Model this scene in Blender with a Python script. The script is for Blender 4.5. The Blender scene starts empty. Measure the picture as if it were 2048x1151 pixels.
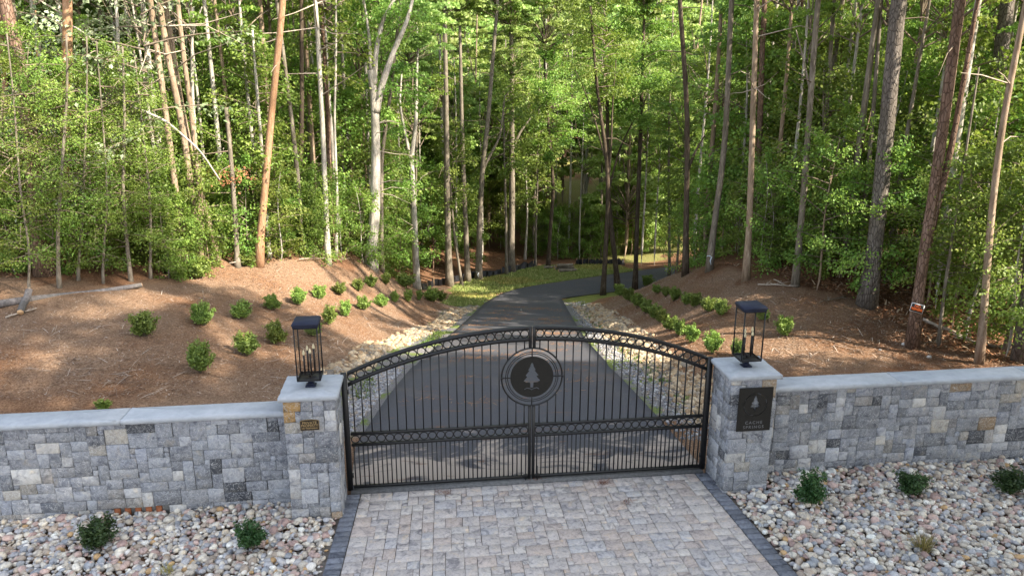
import bpy, bmesh, math, random
import numpy as np
from mathutils import Vector, Matrix
SC = bpy.context.scene
COL = SC.collection
# ------------------------------------------------------------------ camera, sky, sun, exposure
S = 1.1428
F, PITCH, YAW, ROLL = 1500.5, math.radians(15.556), math.radians(-6.95), math.radians(.093)
CAM = np.array([-1.211, -8.013, 4.644]) * S
def _axes():
    f = np.array([0, math.cos(PITCH), -math.sin(PITCH)]); rt = np.array([1., 0, 0]); up = np.cross(rt, f)
    c, s = math.cos(YAW), math.sin(YAW); Z = np.array([[c, -s, 0], [s, c, 0], [0, 0, 1]])
    f, rt, up = Z @ f, Z @ rt, Z @ up
    c, s = math.cos(ROLL), math.sin(ROLL)
    return c * rt + s * up, -s * rt + c * up, f
RT, UP, FW = _axes()
cd = bpy.data.cameras.new('camera'); cam = bpy.data.objects.new('camera', cd); COL.objects.link(cam)
cd.sensor_width = 36; cd.lens = F / 2048 * 36; cd.clip_end = 2000; cd.clip_start = .1
cam.matrix_world = Matrix(((RT[0], UP[0], -FW[0], CAM[0]), (RT[1], UP[1], -FW[1], CAM[1]), (RT[2], UP[2], -FW[2], CAM[2]), (0, 0, 0, 1)))
SC.camera = cam
SUN_EL, SUN_DIR = math.radians(41), np.array([.83, -.56])
SUN_DIR = SUN_DIR / np.linalg.norm(SUN_DIR)
w = bpy.data.worlds.new("World"); SC.world = w; w.use_nodes = True
nt = w.node_tree; bg = nt.nodes['Background']; sky = nt.nodes.new('ShaderNodeTexSky'); sky.sky_type = 'NISHITA'
sky.sun_disc = False; sky.sun_elevation = SUN_EL; sky.sun_rotation = math.atan2(SUN_DIR[0], SUN_DIR[1])
sky.dust_density = 1.5
hsv = nt.nodes.new('ShaderNodeHueSaturation'); hsv.inputs['Saturation'].default_value = .5   # a hazy, whitish summer sky
nt.links.new(sky.outputs[0], hsv.inputs['Color']); nt.links.new(hsv.outputs[0], bg.inputs[0]); bg.inputs[1].default_value = .15
sd = bpy.data.lights.new('sun', 'SUN'); sun = bpy.data.objects.new('sun', sd); COL.objects.link(sun)
sd.energy = 4.6; sd.angle = math.radians(.6); sd.color = (1, .90, .74)
sv = Vector((SUN_DIR[0] * math.cos(SUN_EL), SUN_DIR[1] * math.cos(SUN_EL), math.sin(SUN_EL)))
sun.rotation_euler = sv.to_track_quat('Z', 'Y').to_euler(); sun.location = sv * 60
SC.view_settings.view_transform = 'Standard'; SC.view_settings.look = 'None'
SC.view_settings.exposure = 1.9; SC.view_settings.gamma = 1
SC.cycles.max_bounces = 5; SC.cycles.diffuse_bounces = 3; SC.cycles.glossy_bounces = 2
SC.cycles.transmission_bounces = 3; SC.cycles.transparent_max_bounces = 6
SC.cycles.caustics_reflective = False; SC.cycles.caustics_refractive = False

rng = np.random.default_rng(7)
random.seed(7)
# ------------------------------------------------------------------ helpers
def tag(o, label=None, cat=None, group=None, kind=None):
    if label: o['label'] = label
    if cat: o['category'] = cat
    if group: o['group'] = group
    if kind: o['kind'] = kind
    return o
def link(o, parent=None):
    COL.objects.link(o)
    if parent is not None: o.parent = parent
    return o
def empty(name, loc=(0, 0, 0), rz=0):
    o = bpy.data.objects.new(name, None); o.location = loc; o.rotation_euler = (0, 0, rz); o.empty_display_size = .2
    return link(o)
def npmesh(name, V, Fq, mat, tint=None, smooth=False):
    """V (n,3); Fq list of (m,k) index arrays; tint: (n,) float or (n,3)"""
    me = bpy.data.meshes.new(name)
    V = np.asarray(V, np.float32)
    if not isinstance(Fq, (list, tuple)): Fq = [Fq]
    Fq = [np.asarray(f, np.int32) for f in Fq if len(f)]
    me.vertices.add(len(V)); me.vertices.foreach_set('co', V.ravel())
    nl = sum(f.size for f in Fq); npoly = sum(len(f) for f in Fq)
    me.loops.add(nl); me.loops.foreach_set('vertex_index', np.concatenate([f.ravel() for f in Fq]))
    tot = np.concatenate([np.full(len(f), f.shape[1], np.int32) for f in Fq])
    st = np.concatenate([[0], np.cumsum(tot)[:-1]]).astype(np.int32)
    me.polygons.add(npoly); me.polygons.foreach_set('loop_start', st)
    try: me.polygons.foreach_set('loop_total', tot)
    except Exception: pass
    if smooth: me.polygons.foreach_set('use_smooth', np.ones(npoly, bool))
    if tint is not None:
        tint = np.asarray(tint, np.float32)
        if tint.ndim == 1:
            a = me.attributes.new('tint', 'FLOAT', 'POINT'); a.data.foreach_set('value', tint)
        else:
            a = me.attributes.new('tint', 'FLOAT_COLOR', 'POINT')
            a.data.foreach_set('color', np.concatenate([tint, np.ones((len(tint), 1), np.float32)], 1).ravel())
    me.update(calc_edges=True); me.validate()
    if mat: me.materials.append(mat)
    return me
def obj(name, me, parent=None, loc=None, rz=None):
    o = bpy.data.objects.new(name, me)
    if loc is not None: o.location = loc
    if rz is not None: o.rotation_euler = (0, 0, rz)
    return link(o, parent)
class MB:
    """collects simple solids into ONE mesh"""
    def __init__(s): s.V = []; s.Q = []; s.T = []; s.n = 0; s.C = []
    def add(s, V, Q=(), T=(), c=0.):
        V = np.asarray(V, float); s.V.append(V); s.C.append(np.full(len(V), c))
        if len(Q): s.Q.append(np.asarray(Q) + s.n)
        if len(T): s.T.append(np.asarray(T) + s.n)
        s.n += len(V)
    def box(s, a, b, c=0., rot=0, bev=0.):
        a = np.array(a, float); b = np.array(b, float)
        if bev > 0:
            ctr = (a + b) / 2; h = (b - a) / 2; V = []
            e = min(bev, h.min() * .8)
            bm = bmesh.new(); bmesh.ops.create_cube(bm, size=2)
            for v in bm.verts: v.co = Vector((v.co.x * h[0], v.co.y * h[1], v.co.z * h[2]))
            bmesh.ops.bevel(bm, geom=bm.edges[:], offset=e, segments=1, affect='EDGES')
            bm.verts.ensure_lookup_table(); V = np.array([v.co[:] for v in bm.verts]) + ctr
            Q = [[v.index for v in f.verts] for f in bm.faces if len(f.verts) == 4]; T = [[v.index for v in f.verts] for f in bm.faces if len(f.verts) == 3]
            bm.free()
        else:
            V = np.array([[x, y, z] for z in (a[2], b[2]) for y in (a[1], b[1]) for x in (a[0], b[0])])
            Q = [[0, 2, 3, 1], [4, 5, 7, 6], [0, 1, 5, 4], [2, 6, 7, 3], [0, 4, 6, 2], [1, 3, 7, 5]]; T = []
        if rot:
            m = (a + b) / 2; cs, sn = math.cos(rot), math.sin(rot); X = V - m
            V = np.stack([X[:, 0] * cs - X[:, 1] * sn, X[:, 0] * sn + X[:, 1] * cs, X[:, 2]], 1) + m
        s.add(V, Q, T, c)
    def tube(s, P, R, n=8, c=0., cap=True, jit=0.):
        P = np.asarray(P, float); m = len(P); R = np.broadcast_to(np.asarray(R, float), (m,))
        T = np.gradient(P, axis=0); T /= np.linalg.norm(T, axis=1)[:, None] + 1e-9
        ref = np.array([0, 1., 0]) if abs(T[0][1]) < .8 else np.array([1., 0, 0])
        A = np.cross(T, ref); A /= np.linalg.norm(A, axis=1)[:, None] + 1e-9; B = np.cross(T, A)
        th = np.arange(n) / n * 2 * np.pi
        rr = R[:, None] * (1 + (jit * rng.uniform(-1, 1, (m, n)) if jit else 0) + np.zeros((m, n)))
        V = P[:, None] + (np.cos(th)[None, :, None] * A[:, None] + np.sin(th)[None, :, None] * B[:, None]) * rr[:, :, None]
        V = V.reshape(-1, 3); Q = []
        i = np.arange(m - 1)[:, None] * n + np.arange(n)[None]; j = np.arange(m - 1)[:, None] * n + (np.arange(n)[None] + 1) % n
        Q = np.stack([i, j, j + n, i + n], -1).reshape(-1, 4); T3 = []
        if cap:
            V = np.concatenate([V, P[:1], P[-1:]]); k = m * n
            for a in range(n):
                b = (a + 1) % n; T3.append([b, a, k]); T3.append([(m - 1) * n + a, (m - 1) * n + b, k + 1])
        s.add(V, Q, T3, c)
    def torus(s, ctr, R, r, n=24, k=6, sq=None):
        """ring in the XZ plane"""
        th = np.arange(n) / n * 2 * np.pi; ph = np.arange(k) / k * 2 * np.pi + (math.pi / 4 if k == 4 else 0)
        a, b = (r, r) if sq is None else sq
        rad = R + a * np.cos(ph)[None]; V = np.stack([rad * np.cos(th)[:, None], np.broadcast_to(b * np.sin(ph)[None], (n, k)), rad * np.sin(th)[:, None]], -1).reshape(-1, 3) + np.array(ctr)
        i = np.arange(n)[:, None] * k + np.arange(k)[None]; i2 = ((np.arange(n) + 1) % n)[:, None] * k + np.arange(k)[None]
        j = np.arange(n)[:, None] * k + (np.arange(k)[None] + 1) % k; j2 = ((np.arange(n) + 1) % n)[:, None] * k + (np.arange(k)[None] + 1) % k
        s.add(V, np.stack([i, i2, j2, j], -1).reshape(-1, 4))
    def mesh(s, name, mat, smooth=False, tint=False):
        fs = []
        if s.Q: fs.append(np.concatenate(s.Q))
        if s.T: fs.append(np.concatenate(s.T))
        return npmesh(name, np.concatenate(s.V), fs, mat, np.concatenate(s.C) if tint else None, smooth)
    def build(s, name, mat, parent=None, loc=None, smooth=False, tint=False):
        return obj(name, s.mesh(name, mat, smooth, tint), parent, loc)
def ray(x, y):
    return (FW * F + RT * (x - 1024) - UP * (y - 575.5)) / F
def hz(x, y, z):
    d = ray(x, y); return CAM + d * (z - CAM[2]) / d[2]
def aty(x, y, Yp):
    d = ray(x, y); return CAM + d * (Yp - CAM[1]) / d[1]
def noise2(x, y, seed=0, f=1., octs=3):
    r = np.random.default_rng(1000 + seed); o = np.zeros_like(np.asarray(x, float))
    for k in range(octs):
        for q in range(4):
            a = r.uniform(0, 6.28); fr = f * 2 ** k * r.uniform(.7, 1.4)
            o = o + np.sin((x * math.cos(a) + y * math.sin(a)) * fr + r.uniform(0, 6.28)) * .5 ** k / 2.6
    return o
# ------------------------------------------------------------------ materials
def mat(name, rough=.8, spec=.3, metal=0.):
    m = bpy.data.materials.new(name); m.use_nodes = True; t = m.node_tree; b = t.nodes['Principled BSDF']
    b.inputs['Roughness'].default_value = rough; b.inputs['Metallic'].default_value = metal
    b.inputs['Specular IOR Level'].default_value = spec
    return m, t, b
def N(t, typ, **kw):
    n = t.nodes.new(typ)
    for k, v in kw.items():
        if k.startswith('i_'): n.inputs[k[2:].replace('_', ' ')].default_value = v
        else: setattr(n, k, v)
    return n
def ramp(t, src, stops, interp='LINEAR'):
    r = t.nodes.new('ShaderNodeValToRGB'); r.color_ramp.interpolation = interp
    e = r.color_ramp.elements
    while len(e) < len(stops): e.new(.5)
    for k, (p, c) in enumerate(stops):
        e[k].position = p; e[k].color = (*c, 1) if len(c) == 3 else c
    t.links.new(src, r.inputs[0]); return r.outputs[0]
def noise(t, scale, detail=4, rough=.55, vec=None, dist=0.):
    n = N(t, 'ShaderNodeTexNoise'); n.inputs['Scale'].default_value = scale; n.inputs['Detail'].default_value = detail
    n.inputs['Roughness'].default_value = rough; n.inputs['Distortion'].default_value = dist
    if vec is not None: t.links.new(vec, n.inputs['Vector'])
    return n.outputs['Fac']
def coords(t, kind='Object', scale=(1, 1, 1)):
    tc = N(t, 'ShaderNodeTexCoord'); mp = N(t, 'ShaderNodeMapping'); mp.inputs['Scale'].default_value = scale
    t.links.new(tc.outputs[kind], mp.inputs[0]); return mp.outputs[0]
def mix(t, a, b, f, mode='MIX'):
    m = N(t, 'ShaderNodeMix', data_type='RGBA', blend_type=mode)
    for s, i in ((f, 0), (a, 6), (b, 7)):
        if hasattr(s, 'default_value') or hasattr(s, 'links'): t.links.new(s, m.inputs[i])
        elif i == 0: m.inputs[0].default_value = s
        else: m.inputs[i].default_value = (*s, 1)
    return m.outputs[2]
def mth(t, op, a, b=0., clamp=False):
    m = N(t, 'ShaderNodeMath', operation=op, use_clamp=clamp)
    for k, s in enumerate((a, b)):
        if hasattr(s, 'links'): t.links.new(s, m.inputs[k])
        else: m.inputs[k].default_value = s
    return m.outputs[0]
def bump(t, b, h, strength=.5, dist=.02):
    n = N(t, 'ShaderNodeBump'); n.inputs['Strength'].default_value = strength; n.inputs['Distance'].default_value = dist
    t.links.new(h, n.inputs['Height']); t.links.new(n.outputs[0], b.inputs['Normal'])
def attr(t, name='tint'):
    return N(t, 'ShaderNodeAttribute', attribute_name=name)
def plain(name, c, rough=.6, spec=.4, metal=0., var=.15, sc=12., bs=0.):
    m, t, b = mat(name, rough, spec, metal)
    v = coords(t); n = noise(t, sc, 4, .6, v)
    c = np.array(c); t.links.new(ramp(t, n, [(.25, tuple(c * (1 - var))), (.75, tuple(np.minimum(c * (1 + var), 1)))]), b.inputs['Base Color'])
    if bs: bump(t, b, n, bs, .01)
    return m
M = {}
M['iron'] = plain('black_iron', (.006, .006, .007), .42, .45, 0., .3, 30)
M['iron_flat'] = plain('black_plate', (.012, .011, .009), .6, .3, 0., .3, 25)
M['navy'] = plain('lantern_lid_paint', (.010, .014, .034), .55, .3, 0., .2, 10)
M['cream'] = plain('candle_bulb', (.75, .66, .42), .4, .5, 0, .05)
M['gold'] = plain('brass_letters', (.30, .21, .10), .5, .4, .2, .2)
M['bronze'] = plain('bronze_plaque', (.018, .011, .006), .45, .5, .2, .3)
M['orange'] = plain('sign_orange', (.85, .16, .03), .5, .4, 0, .05)
M['white'] = plain('sign_white', (.75, .75, .75), .5, .4, 0, .05)
M['tape'] = plain('plastic_tape', (.55, .62, .68), .5, .4, 0, .05)
M['black'] = plain('sign_black', (.012, .012, .012), .5, .4, 0, .1)
M['brick'] = plain('orange_brick', (.26, .095, .045), .9, .2, 0, .4, 20, .4)
M['mortar'] = plain('mortar', (.27, .27, .265), .95, .1, 0, .25, 30, .4)
M['fabric'] = plain('silt_fabric', (.012, .012, .014), .55, .3, 0, .4, 3, .5)
M['stake'] = plain('stake_wood', (.22, .15, .09), .9, .2)
M['cutwood'] = plain('cut_wood', (.62, .40, .22), .8, .2, 0, .2)
m, t, b = mat('lantern_glass', .02, .5); b.inputs['Transmission Weight'].default_value = 1; b.inputs['IOR'].default_value = 1.02
b.inputs['Base Color'].default_value = (.93, .93, .93, 1)
# thin pane: mostly clear with a faint reflection
tr = N(t, 'ShaderNodeBsdfTransparent'); tr.inputs[0].default_value = (.9, .9, .9, 1); gl = N(t, 'ShaderNodeBsdfGlossy'); gl.inputs['Roughness'].default_value = .03
mx = N(t, 'ShaderNodeMixShader'); fr = N(t, 'ShaderNodeFresnel'); fr.inputs[0].default_value = 1.12
mx.inputs[0].default_value = .035; t.links.new(tr.outputs[0], mx.inputs[1]); t.links.new(gl.outputs[0], mx.inputs[2])
t.links.new(mx.outputs[0], t.nodes['Material Output'].inputs[0]); M['glass'] = m

def leaf_mat(name, dark, mid, light, trans=.45, warm=(.30, .42, .04)):
    m = bpy.data.materials.new(name); m.use_nodes = True; t = m.node_tree; t.nodes.clear()
    out = N(t, 'ShaderNodeOutputMaterial'); a = attr(t)
    c = ramp(t, a.outputs['Fac'], [(0., dark), (.5, mid), (1., light)])
    oi = N(t, 'ShaderNodeObjectInfo'); hs = N(t, 'ShaderNodeHueSaturation')
    t.links.new(mth(t, 'ADD', mth(t, 'MULTIPLY', oi.outputs['Random'], .045), .472), hs.inputs['Hue'])
    t.links.new(mth(t, 'ADD', mth(t, 'MULTIPLY', oi.outputs['Random'], .65), .78), hs.inputs['Value']); t.links.new(c, hs.inputs['Color'])
    p = N(t, 'ShaderNodeBsdfPrincipled'); p.inputs['Roughness'].default_value = .5; p.inputs['Specular IOR Level'].default_value = .35
    t.links.new(hs.outputs[0], p.inputs['Base Color'])
    tl = N(t, 'ShaderNodeBsdfTranslucent'); t.links.new(mix(t, hs.outputs[0], warm, .35), tl.inputs[0])
    ms = N(t, 'ShaderNodeMixShader'); ms.inputs[0].default_value = trans
    t.links.new(p.outputs[0], ms.inputs[1]); t.links.new(tl.outputs[0], ms.inputs[2]); t.links.new(ms.outputs[0], out.inputs[0])
    return m
M['leaf'] = leaf_mat('broad_leaf', (.060, .118, .022), (.145, .238, .042), (.30, .39, .085))
M['leaf_lit'] = leaf_mat('lit_far_leaf', (.13, .20, .055), (.26, .355, .10), (.43, .52, .20))  # leaf copy for far and centre crowns, paler: sunlight put into its colour
M['leaf_dark'] = leaf_mat('holly_leaf', (.012, .034, .012), (.028, .07, .02), (.07, .13, .035), .15)
M['leaf_shrub'] = leaf_mat('shrub_leaf', (.06, .115, .024), (.145, .22, .042), (.31, .385, .09), .25)
M['needle'] = leaf_mat('pine_needle', (.02, .05, .016), (.045, .09, .025), (.09, .14, .04), .2)
M['leaf_pale'] = leaf_mat('pale_leaf', (.10, .16, .07), (.22, .29, .15), (.50, .52, .40), .35, (.4, .45, .2))
M['yellow_grass'] = leaf_mat('yellow_tuft', (.12, .13, .03), (.28, .25, .07), (.45, .40, .15), .2)

def bark_mat(name, c1, c2, c3, plates=False, moss=0.):
    m, t, b = mat(name, .9, .15)
    v = coords(t, 'Object', (1, 1, .22)); n = noise(t, 14 if not plates else 8, 7, .72, v, .8)
    col = ramp(t, n, [(.34, c1), (.5, c2), (.66, c3)])
    h = n
    if plates:
        vo = N(t, 'ShaderNodeTexVoronoi', feature='DISTANCE_TO_EDGE'); vo.inputs['Scale'].default_value = 18
        t.links.new(coords(t, 'Object', (1, 1, .35)), vo.inputs['Vector'])
        e = ramp(t, vo.outputs['Distance'], [(0., (.15, .15, .15)), (.12, (1, 1, 1))])
        col = mix(t, (c1[0] * .45, c1[1] * .45, c1[2] * .45), col, e); h = mth(t, 'MULTIPLY', e, n)
    big = noise(t, .9, 2, .5, coords(t, 'Object', (1, 1, .6)))
    col = mix(t, col, (c1[0] * .8, c1[1] * .85, c1[2] * .75), ramp(t, big, [(.45, (0, 0, 0)), (.7, (.7, .7, .7))]))
    t.links.new(col, b.inputs['Base Color']); bump(t, b, h, .8, .03)
    return m
M['bark_white'] = bark_mat('pale_smooth_bark', (.22, .20, .17), (.42, .38, .33), (.60, .55, .48))
M['bark_grey'] = bark_mat('grey_bark', (.10, .082, .062), (.19, .16, .125), (.30, .26, .21))
M['bark_dark'] = bark_mat('dark_bark', (.045, .032, .022), (.085, .063, .045), (.15, .12, .09))
M['bark_tan'] = bark_mat('tan_bark', (.17, .12, .08), (.29, .21, .15), (.42, .33, .24))
M['bark_pine'] = bark_mat('pine_bark', (.10, .062, .042), (.20, .125, .09), (.30, .21, .165), True)
M['bark_pinegrey'] = bark_mat('grey_pine_bark', (.10, .082, .07), (.17, .145, .125), (.26, .225, .20), True)
M['bark_orange'] = bark_mat('orange_pine_bark', (.24, .13, .075), (.38, .22, .13), (.52, .34, .22), False)
M['log'] = bark_mat('weathered_log', (.10, .09, .088), (.165, .15, .148), (.24, .215, .21))
M['twig'] = plain('twig_bark', (.17, .135, .10), .9, .1, 0, .4, 8)
M['twig_pale'] = plain('pale_twig_bark', (.36, .30, .24), .9, .1, 0, .4, 8)

def stone_mat(name, rough=.85, bstr=.5, sc=18., veins=True, bd=.012):
    m, t, b = mat(name, rough, .25); a = attr(t); v = coords(t)
    # each stone carries its own colour; cleft grain and veins lie on top of it
    off = N(t, 'ShaderNodeVectorMath', operation='MULTIPLY_ADD'); t.links.new(a.outputs['Color'], off.inputs[0]); off.inputs[1].default_value = (37, 53, 29); t.links.new(v, off.inputs[2])
    n1 = noise(t, sc, 6, .68, off.outputs[0], .8); n2 = noise(t, sc * .28, 3, .5, off.outputs[0], 1.5)
    c = mix(t, a.outputs['Color'], ramp(t, n1, [(.32, (.62, .62, .64)), (.5, (1, 1, 1)), (.68, (1.22, 1.22, 1.22))]), .85, 'MULTIPLY')
    c = mix(t, c, ramp(t, n2, [(.30, (.42, .43, .47)), (.47, (1, 1, 1)), (.62, (1., .98, .94)), (.72, (1.25, 1.12, .92))]), .85, 'MULTIPLY')
    if veins:
        vn = noise(t, sc * .35, 5, .6, off.outputs[0], 3.)
        vm = ramp(t, vn, [(.48, (0, 0, 0)), (.5, (.8, .8, .8)), (.52, (0, 0, 0))])
        c = mix(t, c, (.55, .55, .54), vm)
    t.links.new(c, b.inputs['Base Color']); bump(t, b, n1, bstr, bd)
    return m
M['stone'] = stone_mat('ashlar_stone', .85, 1., 20)
M['pebble'] = stone_mat('river_pebble', .55, .15, 30, False, .004)
M['riprap'] = stone_mat('riprap_rock', .9, .4, 14, False)
M['paver'] = stone_mat('concrete_paver', .85, .25, 24, False, .004)
m, t, b = mat('cap_stone', .75, .3); v = coords(t); n = noise(t, 9, 6, .65, v, .5); n2 = noise(t, 1.1, 3, .5, v); n3 = noise(t, 60, 3, .5, v)
c = ramp(t, n, [(.3, (.34, .36, .385)), (.7, (.44, .46, .485))]); c = mix(t, c, ramp(t, n2, [(.35, (.82, .84, .86)), (.6, (1, 1, 1))]), 1., 'MULTIPLY')
t.links.new(c, b.inputs['Base Color']); bump(t, b, mth(t, 'ADD', n, mth(t, 'MULTIPLY', n3, .4)), .5, .01); M['cap'] = m

# ------------------------------------------------------------------ terrain heights
CP = []
def road_z(lst): return [hz(x, y, z) for x, y, z in lst]
ROAD_L = road_z([(700, 915, 0), (729.5, 864, 0), (779, 788, -.03), (812, 749, -.12), (845, 716, -.38), (880, 687, -.85), (913, 660, -1.5), (945, 631, -2.5), (973, 604, -3.6), (992, 594, -3.95), (1018, 585, -4.15), (1056, 578, -4.3), (1131, 566, -4.45), (1206, 555, -4.55), (1281, 544, -4.65), (1350, 536, -4.7)])
ROAD_R = road_z([(1400, 917, 0), (1350, 871, 0), (1298, 818, -.02), (1262, 778, -.06), (1225, 742, -.2), (1200, 713, -.45), (1175.5, 686, -.9), (1150, 645, -2.), (1127, 604, -3.6), (1122, 596, -3.85), (1126, 592.5, -4.), (1160, 588, -4.15), (1206, 582, -4.25), (1266, 577, -4.35), (1310, 572, -4.4), (1350, 569, -4.45)])
for p in ROAD_L + ROAD_R: CP.append(tuple(p))
for x, y, z in [(300, 800, .3), (100, 790, .32), (100, 700, .6), (290, 670, .55), (0, 640, .75), (140, 590, .8), (285, 575, .62), (410, 648, .4), (400, 560, .5), (483, 637, .2),
                (560, 540, .3), (547, 615, .05), (650, 528, 0), (640, 597, -.4), (740, 535, -.6), (745, 573, -1.), (493, 710, .12), (556, 690, 0), (657, 648, -.3), (728, 620, -.8),
                (790, 560, -1.7), (815, 603, -1.9), (870, 600, -2.8), (800, 590, -1.6), (560, 770, .05), (650, 730, -.05), (690, 738, -.3), (780, 690, -1.), (860, 660, -2.), (935, 618, -3.35),
                (700, 690, -.3), (780, 650, -1.1), (720, 660, -.7), (900, 594, -3.7), (950, 582, -4.2), (860, 580, -3.9), (1000, 560, -4.6), (890, 570, -4.3), (1100, 540, -4.95), (1230, 531, -4.95), (1000, 548, -4.9),
                (940, 565, -4.5), (1050, 560, -4.6), (1570, 665, 0), (1425, 700, -.1), (1700, 735, 0), (1822, 692, 0), (1960, 725, .02), (1735, 610, .2), (1600, 580, .3), (1500, 565, .2),
                (1400, 548, -.2), (1335, 558, -1), (1290, 577, -2.), (1240, 592, -3.1), (1387, 668, -.3), (1338, 645, -.7), (1289, 617, -1.6), (1259, 603, -2.5), (1441, 608, 0), (1370, 600, -.6),
                (1315, 580, -1.6), (1400, 800, -.12), (1335, 745, -.25), (1285, 705, -.6), (1235, 660, -1.35), (1180, 612, -3.1), (1210, 625, -2.4), (1900, 690, .05), (1650, 660, .1), (1500, 620, .15)]:
    CP.append(tuple(hz(x, y, z)))
CP += [(-3.2, .4, .08), (-6.6, .4, .3), (-12, .4, .4), (-16, 6, 1.), (-22, 20, .6), (3.4, .4, 0), (8, .4, 0), (14, .4, .1), (20, 4, .4), (-40, 5, 1), (-40, 40, 1.5), (-14, 24, -.2), (-8, 30, -1.6), (-20, 35, -1.),
       (-4, 33, -3.4), (-10, 45, -3.), (-40, 80, 10), (-15, 60, -2), (5, 46, -4.9), (17, 50, -4.6), (22, 34, -4.3), (28, 36, -4), (5, 54, -3.2), (12, 62, -2.2), (0, 75, 1), (15, 80, 3), (5, 100, 9.5), (20, 130, 17), (0, 160, 24), (-40, 120, 17), (60, 120, 15), (50, 80, 5),
       (20, 14, .5), (20, 24, -.2), (15, 27, -1.4), (40, 20, 1.5), (36, 48, -1.5), (45, 55, 1.), (60, 30, 4), (-70, 60, 8), (80, 70, 9), (-70, 5, 2), (70, 5, 2), (-80, 170, 26), (80, 170, 26)]
CP = np.array(CP)
def _k(r2): return .5 * r2 * np.log(r2 + 1e-9)
_n = len(CP); _sc = 10.
_X = CP[:, :2] / _sc
_A = np.zeros((_n + 3, _n + 3)); _d = ((_X[:, None] - _X[None]) ** 2).sum(-1)
_A[:_n, :_n] = _k(_d) + np.eye(_n) * 2e-3; _A[:_n, _n] = 1; _A[:_n, _n + 1:] = _X; _A[_n, :_n] = 1; _A[_n + 1:, :_n] = _X.T
_w = np.linalg.solve(_A, np.concatenate([CP[:, 2], np.zeros(3)]))
# driveway edge polylines resampled to matched pairs
def resample(P, n):
    P = np.array(P); d = np.concatenate([[0], np.cumsum(np.linalg.norm(np.diff(P[:, :2], axis=0), axis=1))]); s = np.linspace(0, 1, n) * d[-1]
    return np.stack([np.interp(s, d, P[:, k]) for k in range(3)], 1)
def smooth(P, it=4):
    P = P.copy()
    for _ in range(it): P[1:-1] = P[1:-1] * .5 + (P[:-2] + P[2:]) * .25
    return P
NR = 120
RL, RR_ = smooth(resample(ROAD_L, NR), 6), smooth(resample(ROAD_R, NR), 2)
# match pairs: parameter by depth so that cross sections stay short
def match(L, R):
    out = []; j = 0
    for i in range(len(L)):
        d = np.linalg.norm(R[j:j + 14, :2] - L[i, :2], axis=1) - .0 * np.arange(len(R[j:j + 14])); j2 = j + int(np.argmin(d)); j = min(max(j, j2), len(R) - 1); out.append(R[j])
    return smooth(np.array(out), 5)
RM = match(RL, RR_)
CEN = (RL + RM) / 2; HWID = np.linalg.norm((RL - RM)[:, :2], axis=1) / 2
def tps(x, y):
    x = np.atleast_1d(np.asarray(x, float)); y = np.atleast_1d(np.asarray(y, float)); out = np.empty(x.size); xf, yf = x.ravel() / _sc, y.ravel() / _sc
    for a in range(0, x.size, 20000):
        q = np.stack([xf[a:a + 20000], yf[a:a + 20000]], 1); d = ((q[:, None] - _X[None]) ** 2).sum(-1)
        out[a:a + 20000] = _k(d) @ _w[:_n] + _w[_n] + q @ _w[_n + 1:]
    return out.reshape(x.shape)
def road_near(x, y):
    xf, yf = x.ravel(), y.ravel(); D = np.full(xf.size, 99.); Zr = np.zeros(xf.size)
    near = (yf < 60) & (yf > -3) & (abs(xf) < 45); idx = np.nonzero(near)[0]
    for a in range(0, len(idx), 20000):
        q = idx[a:a + 20000]; d = np.hypot(xf[q][:, None] - CEN[None, :, 0], yf[q][:, None] - CEN[None, :, 1]); k = d.argmin(1)
        D[q] = d[np.arange(len(q)), k] - HWID[k]; Zr[q] = CEN[k, 2]
    return D.reshape(x.shape), Zr.reshape(x.shape)
def H(x, y):
    x = np.atleast_1d(np.asarray(x, float)); y = np.atleast_1d(np.asarray(y, float)); x, y = np.broadcast_arrays(x, y)
    h = tps(x, y); d, zr = road_near(x, y)
    k = np.clip(d / .9, 0, 1); k = k * k * (3 - 2 * k); h = zr * (1 - k) + h * k
    u = np.clip((d - 1.) / 3, 0, 1); h = h + u * (noise2(x, y, 1, .9, 3) * .06 + noise2(x, y, 2, .25, 2) * .10)
    f = np.clip((-y - .02) / .05, 0, 1); h = h * (1 - f) + (-.05) * f
    return h
def ground(px, py, tmax=240):
    d = ray(px, py); t = np.concatenate([np.arange(7, 60, .15), np.arange(60, tmax, .6)]); P = CAM + d * t[:, None]
    dz = P[:, 2] - H(P[:, 0], P[:, 1]); i = np.nonzero(dz < 0)[0]
    if len(i) == 0: return None
    i = i[0]
    if i == 0: return P[0]
    a = dz[i - 1] / (dz[i - 1] - dz[i]); tt = t[i - 1] + (t[i] - t[i - 1]) * a; return CAM + d * tt
def onz(x, y, dz=0): return np.array([x, y, float(H(x, y)[0]) + dz])
FH = np.array([FW[0], FW[1], 0]); FH /= np.linalg.norm(FH)
def same_depth(px, py, B):
    s = (B - CAM) @ FH; d = ray(px, py); return CAM + d * s / (d @ FH)
def project(P):
    d = np.asarray(P) - CAM; z = d @ FW; return 1024 + F * (d @ RT) / z, 575.5 - F * (d @ UP) / z, z
def inpoly(x, y, P):
    P = np.asarray(P); c = np.zeros(np.shape(x), bool); j = len(P) - 1
    for i in range(len(P)):
        xi, yi, xj, yj = P[i][0], P[i][1], P[j][0], P[j][1]
        c ^= ((yi > y) != (yj > y)) & (x < (xj - xi) * (y - yi) / (yj - yi + 1e-12) + xi); j = i
    return c
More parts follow.
